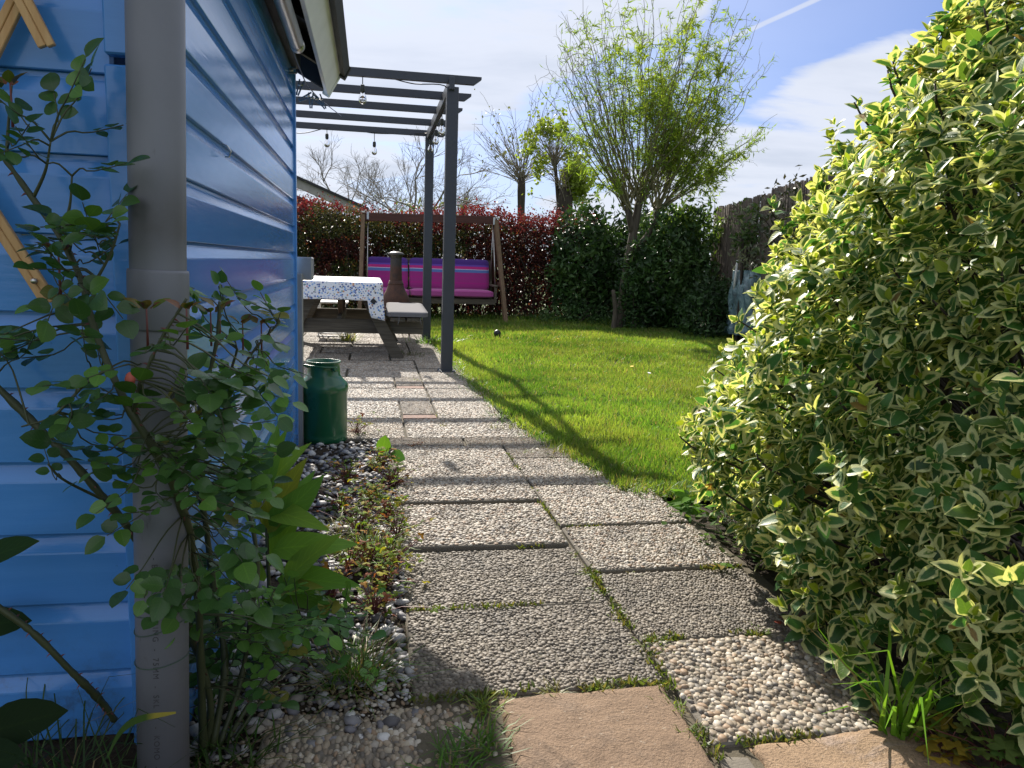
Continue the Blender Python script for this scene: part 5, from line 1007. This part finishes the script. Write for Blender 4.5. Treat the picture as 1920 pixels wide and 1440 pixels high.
def hcol(P, rng):
    x, y, z = P.T; n = len(P); top = 1.80 + .06 * vnoise(x, x * 0, 1.6, 61); f = np.clip((z - top + .38) / .36, 0, 1)[:, None]; g = (vnoise(x, z, 2.6, 65) + .5 * vnoise(x, z, 9, 66) + .55 * (x < 1.4) - .35 * (x > 1.6) - f[:, 0] * .9 + rng.normal(0, .25, n)) > .42
    c = (1 - f) * np.array([.072, .027, .024]) + f * np.array([.115, .024, .027]); c = np.where(g[:, None], np.array([.06, .085, .025]), c); o = rng.random(n) < .05; c[o] = (.20, .09, .03); return c * rng.uniform(.6, 1.35, (n, 1))  # redder towards the top: red shoots, plus the backlit glow painted in
volume_leaves(hedge, hz, 70000, DIAM, LM_RED, .034, hcol, 71)
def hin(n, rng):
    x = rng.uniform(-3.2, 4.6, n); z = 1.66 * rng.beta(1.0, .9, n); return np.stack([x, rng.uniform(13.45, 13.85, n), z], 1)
volume_leaves(hedge, hin, 11000, LAUREL, LM_DARK, .13, lambda P, rng: np.array([.016, .014, .010]) * rng.uniform(.5, 1.5, (len(P), 1)), 73, nm='dark_backing_leaves')  # added backing: oversized leaves coloured near black, so the hedge inside looks shaded
rng = np.random.default_rng(72); gs = []
for i in range(150):
    x = rng.uniform(-3.1, 3.9); y = rng.uniform(13.2, 13.8); gs.append(tube_geo(spline([(x, y, -.05), (x + rng.normal(0, .08), y + rng.normal(0, .06), .6), (x + rng.normal(0, .2), y + rng.normal(0, .15), 1.2), (x + rng.normal(0, .3), y + rng.normal(0, .2), 1.75)], 7), np.linspace(.016, .004, 7), 5, False))
geo_obj('stems', merge_geo(gs), BARKD, hedge, kind='stuff')

def shrub(name, label, c, r, n, tm, size, cols, seed, mat=LM_DARK, lump=.25, cat='shrub', hollow=.35, stems=12, group=None):
    t = thing(name, (c[0], c[1], 0), label, cat, group); c = np.asarray(c, float); r = np.asarray(r, float)
    def bx(n, rng):
        d = rdir(n, rng); k = (hollow + (1 - hollow) * rng.random(n) ** .45) * (1 + lump * vnoise(d[:, 0] * 2 + 5, d[:, 2] * 2 + d[:, 1], 1.9, seed) + lump * .5 * vnoise(d[:, 0] * 3, d[:, 2] * 3, 3.1, seed + 1)); P = c + d * r * k[:, None]; return P[P[:, 2] > .02]
    def cf(P, rng): ch = np.array(cols)[np.clip(((vnoise(P[:, 0], P[:, 2], 3.5, seed + 2) * .5 + .5) * len(cols) + rng.normal(0, .6, len(P))).astype(int), 0, len(cols) - 1)]; return ch * rng.uniform(.7, 1.3, (len(P), 1))
    volume_leaves(t, bx, n, tm, mat, size, cf, seed); rng = np.random.default_rng(seed); gs = []
    for i in range(stems):
        d = rdir(1, rng)[0] * r * .8; gs.append(tube_geo(spline([(c[0] + d[0] * .2, c[1] + d[1] * .2, -.05), c + d * .3 + (0, 0, -.2 * r[2]), c + d], 6), np.linspace(.02, .004, 6), 5, False))
    geo_obj('stems', merge_geo(gs), BARKD, t, kind='stuff'); return t
EV = [(.022, .052, .016), (.035, .08, .022), (.05, .11, .028), (.075, .14, .038)]
shrub('laurel_shrub', 'glossy dark laurel shrub between red hedge and willow trunk', (3.62, 12.75, .95), (.62, .5, 1.0), 5000, LAUREL, .11, EV, 81)
shrub('ivy_shrub', 'large dark ivy mass growing right of the willow trunk', (4.62, 11.55, .82), (.74, .5, 1.05), 9000, LAUREL, .10, EV, 82)
shrub('ivy_shrub', 'tall dark ivy wall closing the corner between hedge and reed fence', (4.75, 13.0, .95), (1.25, .5, 1.10), 9000, LAUREL, .12, EV[:3], 90, hollow=.0)
shrub('ivy_shrub', 'low dark evergreen shrub spilling over the lawn edge by the tarpaulin', (4.95, 10.55, .35), (.52, .55, .55), 4200, LAUREL, .075, EV, 83)
shrub('ivy_shrub', 'ivy climbing the lower willow trunk', (4.02, 11.34, .62), (.26, .16, .80), 1300, LAUREL, .07, EV[1:], 94, hollow=.1, stems=4)
shrub('elder_shrub', 'light green elder shrub in front of the reed fence top', (4.98, 11.65, 1.55), (.62, .35, .55), 1700, LAUREL, .10, [(.05, .10, .025), (.09, .17, .035), (.13, .21, .04)], 84, LM, hollow=.2)
shrub('climbing_shrub', 'white-flecked climber hanging on the reed fence above the tarpaulin', (4.98, 9.75, 1.45), (.22, .30, .50), 420, LAUREL, .085, [(.05, .10, .03), (.10, .16, .05), (.30, .32, .24)], 85, LM, hollow=.1, stems=5)
shrub('climbing_shrub', 'dark brown-leaved climber at the fence beside the variegated bush', (4.62, 8.2, 1.35), (.40, .45, .75), 750, LAUREL, .07, [(.05, .06, .03), (.08, .075, .04), (.04, .06, .025)], 86, hollow=.1, stems=6)
shrub('ground_shrub', 'low shaded weeds at the willow foot', (3.35, 12.3, .12), (.75, .35, .25), 1300, LAUREL, .06, EV[1:], 87, stems=3)
shrub('garden_shrub', 'pale green shrub leafing out behind the red hedge', (1.1, 16.5, 1.35), (1.1, .6, 1.0), 1900, LAUREL, .085, [(.11, .14, .04), (.15, .19, .05), (.08, .10, .03)], 88, LM, hollow=.1, lump=.5)
shrub('garden_shrub', 'greyish budding shrub behind the red hedge near the pollards', (3.2, 18, 1.35), (1.5, .6, 1.0), 1500, LAUREL, .07, [(.15, .15, .07), (.11, .13, .05)], 89, LM, hollow=.1, lump=.6)

# ------------------------------------------------------------------ curly willow
LM_WIL = leafmat('willow_leaf', 0.55, 0.7, 0.12, vein=False)
TWIGW = plain('willow_twig_bark', (0.17, 0.155, 0.075), 0.8, var=0.3)
wil = thing('curly_willow', (3.9, 11.5, 0), 'pollarded corkscrew willow with fresh leaves fanning from a short trunk', 'tree')
def willow():
    rng = np.random.default_rng(33); b = np.array([3.86, 11.5, -.05]); tr1 = spline([b, (3.88, 11.5, .5), (3.94, 11.48, 1.1), (4.0, 11.5, 1.6), (4.06, 11.5, 2.0)], 16); geo_obj('trunk', tube_geo(tr1, np.linspace(.082, .06, 16) * (1 + .06 * rng.normal(0, 1, 16)), 12), BARK, wil)
    tr2 = spline([(3.95, 11.5, 1.12), (4.14, 11.45, 1.38), (4.3, 11.45, 1.65), (4.36, 11.5, 1.9)], 12); geo_obj('limb', tube_geo(tr2, np.linspace(.05, .04, 12), 10), BARK, wil); tr3 = spline([(3.98, 11.5, 1.5), (3.90, 11.45, 1.7), (3.84, 11.45, 1.9)], 8); geo_obj('limb', tube_geo(tr3, np.linspace(.055, .045, 8), 9), BARK, wil)
    tube('snag', spline([(3.70, 11.35, -.05), (3.72, 11.35, .3), (3.66, 11.33, .62)], 8), np.linspace(.05, .03, 8), BARK, wil, 8)
    heads = [(tr1[-1], .0, .55, 46), (tr2[-1], .38, .55, 40), (tr3[-1], -.42, .48, 34)]; twigs, LP, LA = [], [], []
    for hp, bias, sd, cnt in heads:
        for i in range(cnt):
            ang = np.clip(rng.normal(bias, sd), -1.0, 1.15); dy = rng.normal(0, .33); d = unit(np.array([math.sin(ang), dy, math.cos(ang) + .15])); H = 3.15 * math.cos(ang * .72) * rng.uniform(.55, 1.04)
            H = min(H, 3.0); k = 22; s = np.linspace(0, 1, k); curve = np.outer(s, d) * H + np.outer(s * s, np.array([-d[0] * .25, 0, .22])) * H * .45; ph, am = rng.uniform(0, 6.28, 2), rng.uniform(.018, .045)
            wob = np.stack([np.sin(s * H * 9 + ph[0]), np.cos(s * H * 8 + ph[1]), 0 * s], 1) * am * (.3 + s)[:, None]; p = hp + rng.normal(0, .05, 3) + curve + wob; twigs.append(tube_geo(p, np.linspace(rng.uniform(.008, .015), .002, k), 5, False))
            for j in range(rng.integers(8, 14)):
                q = rng.integers(5, k - 1); L = rng.uniform(.22, .62) * (1.1 - .35 * s[q]); td = unit(p[q] - p[q - 1] + rng.normal(0, .42, 3) + np.array([0, 0, .12])); m = 9; u = np.linspace(0, 1, m); f = rng.uniform(0, 6.28); a2 = unit(np.cross(td, rdir(1, rng)[0])); b2 = np.cross(td, a2)
                tp_ = p[q] + np.outer(u * L, td) + (np.outer(np.sin(u * L * 26 + f), a2) + np.outer(np.cos(u * L * 26 + f), b2)) * .018 * u[:, None] ** .5; twigs.append(tube_geo(tp_, np.linspace(.0035, .0014, m), 3, False)); nl = int(L * 150 * rng.uniform(.35, 1.25)); 
                if rng.random() < .82:
                    ii = rng.random(nl) * (m - 1); lo = ii.astype(int).clip(0, m - 2); LP.append(tp_[lo] + (tp_[lo + 1] - tp_[lo]) * (ii - lo)[:, None]); LA.append(np.tile(td, (nl, 1)))
            ii = rng.integers(7, k, 16); LP.append(p[ii]); LA.append(np.tile(d, (16, 1)))
    geo_obj('branches', merge_geo(twigs), TWIGW, wil, kind='stuff'); P, A = np.vstack(LP), np.vstack(LA); n = len(P); cl = (vnoise(P[:, 0] * 1.6, P[:, 2] * .6, 1.9, 91) * .75 + vnoise(P[:, 0], P[:, 2], 5, 92) * .5); keep = rng.random(n) < np.clip(.50 + 1.0 * cl, .08, 1); P, A, cl = P[keep], A[keep], cl[keep]; n = len(P)
    col = np.where((cl + rng.normal(0, .3, n) > .3)[:, None], np.array([.29, .39, .055]), np.array([.20, .31, .05])) * rng.uniform(.65, 1.3, (n, 1)); ax = unit(A * .6 + rng.normal(0, .65, (n, 3)) + np.array([0, 0, -.1]))
    scatter('crown', WILLOW, P, frames(ax, rdir(n, rng)), .080 * rng.uniform(.55, 1.35, n), col, LM_WIL, wil)
willow()

# ------------------------------------------------------------------ trees behind the hedge
PALE2 = plain('grey_twig_bark', (.20, .18, .16), .85, var=.3)
def bare_tree(label, base, H, spread, seed, r0=.16, levels=6, lean=(0, 0), fork=.25, twigr=.006, group=None, name='bare_tree', leaf=None, trunk_h=.3):
    rng = np.random.default_rng(seed); t = thing(name, base, label, 'tree', group); br, tips = [], []
    def grow(p, d, L, r, lev):
        k = 6; s = np.linspace(0, 1, k); bend = rng.normal(0, .13, 3); pts = p + np.outer(s * L, d) + np.outer(s * s, bend) * L; br.append(tube_geo(pts, np.linspace(r, r * .62, k), 6 if lev < 2 else 4, False)); e = pts[-1]
        if lev >= levels: tips.append(e); return
        n = 2 + (rng.random() < .55) + (lev > 2)
        for i in range(n):
            q = pts[-1] if i < 2 else pts[rng.integers(2, 5)]; nd = unit(d + rng.normal(0, spread, 3) * (1, 1, .8) + np.array([0, 0, .10])); grow(q, nd, L * rng.uniform(.62, .86), max(twigr, r * rng.uniform(.48, .66)), lev + 1)
    b = np.asarray(base, float); d0 = unit(np.array([lean[0], lean[1], 1.0])); geo_obj('trunk', tube_geo([b - (0, 0, .1), b + d0 * H * trunk_h * .5, b + d0 * H * trunk_h], [r0 * 1.25, r0, r0 * .9], 9), BARKD, t)
    for i in range(3): grow(b + d0 * H * trunk_h, unit(d0 + rng.normal(0, spread * 1.1, 3) * (1, 1, .3)), H * fork, r0 * .62, 1)
    geo_obj('branches', merge_geo(br), PALE2, t, kind='stuff'); return t
def bt(px, Y): p = PY(px, 400, Y); return (p[0], p[1], 0)
bare_tree('tall leafless tree spreading behind the pergola posts', bt(792, 26), 5.9, .50, 101, .10, 6, (-.05, 0), .20, .0038)
bare_tree('smaller leafless tree behind the neighbouring shed roof', bt(652, 28), 4.9, .46, 102, .075, 6, (.0, 0), .20, .0038, trunk_h=.42)
bare_tree('thin leafless tree between the pergola posts', bt(818, 30), 5.2, .42, 103, .07, 6, (0, 0), .19, .0038)
bare_tree('low leafless tree leaning left behind the hedge', bt(735, 24), 4.2, .55, 104, .06, 6, (-.35, 0), .20, .0036)
PALE_TWIG = plain('pale_twig_bark', (.22, .19, .14), .85, var=.3)
def pollard(label, base, trunk_top, r, n, L, seed, fan, leafn=0, leafc=None, bark=BARKD):
    rng = np.random.default_rng(seed); t = thing('pollard_willow', base, label, 'tree'); b = np.asarray(base, float); tp_ = np.array(trunk_top, float); mid = (b + tp_) / 2 + rng.normal(0, .05, 3); geo_obj('trunk', tube_geo(spline([b - (0, 0, .1), mid, tp_], 9), np.linspace(r * 1.1, r, 9) * (1 + .07 * rng.normal(0, 1, 9)), 9), bark, t); gs, LP = [], []
    for i in range(n):
        a = np.clip(rng.normal(0, fan), -1.25, 1.25); d = unit(np.array([math.sin(a), rng.normal(0, fan * .7), math.cos(a)])); l = L * rng.uniform(.55, 1.05) * (.6 + .4 * math.cos(a)); k = 8; s = np.linspace(0, 1, k); p = tp_ + rng.normal(0, r * .5, 3) - (0, 0, rng.uniform(0, .25)) + np.outer(s * l, d) + np.outer(s * s, rng.normal(0, .12, 3)) * l; gs.append(tube_geo(p, np.linspace(.012, .004, k), 4, False))
        for j in range(5):
            q = rng.integers(2, k); e = p[q] + unit(d + rng.normal(0, .5, 3)) * rng.uniform(.2, .5) * l * .5; gs.append(tube_geo([p[q], (p[q] + e) / 2 + rng.normal(0, .02, 3), e], [.006, .005, .0035], 3, False)); LP.append(e)
        LP += list(p[3:])
    geo_obj('branches', merge_geo(gs), PALE_TWIG, t, kind='stuff')
    if leafn:
        P = np.array(LP); P = P[rng.integers(0, len(P), leafn)] + rng.normal(0, .10, (leafn, 3)); g = vnoise(P[:, 0], P[:, 2], 1.3, seed) + .4 * vnoise(P[:, 0], P[:, 2], 3, seed + 1); P = P[g > -.12]; m = len(P); scatter('crown', DIAM, P, frames(rdir(m, rng), rdir(m, rng)), .085 * rng.uniform(.6, 1.3, m), np.array(leafc) * rng.uniform(.6, 1.3, (m, 1)), LM, t)
    return t
def pw(px, py, Y): return tuple(PY(px, py, Y))
p1 = pw(978, 330, 24); pollard('bare pollard willow with a brush of grey twigs behind the hedge', (p1[0] + .1, 24, 0), p1, .12, 80, 2.4, 111, .75, 350, (.15, .17, .07))
p2 = pw(1062, 352, 20); pollard('thick-trunked pollard with bright yellow-green young leaves behind the hedge', (p2[0] + .02, 20, 0), p2, .20, 40, 1.1, 112, .75, 6500, (.25, .33, .05), BARKD)
p3 = pw(1040, 300, 20); pollard('upper pollard head with yellow-green leaf clumps leaning over the thick trunk', (p2[0] + .05, 20.3, 0), p3, .05, 60, 1.25, 113, .65, 4000, (.24, .32, .05))
pollard('far leafless willow brush low behind the hedge', (*pw(880, 400, 34)[:2], 0), pw(870, 385, 34), .15, 60, 1.2, 114, .8)
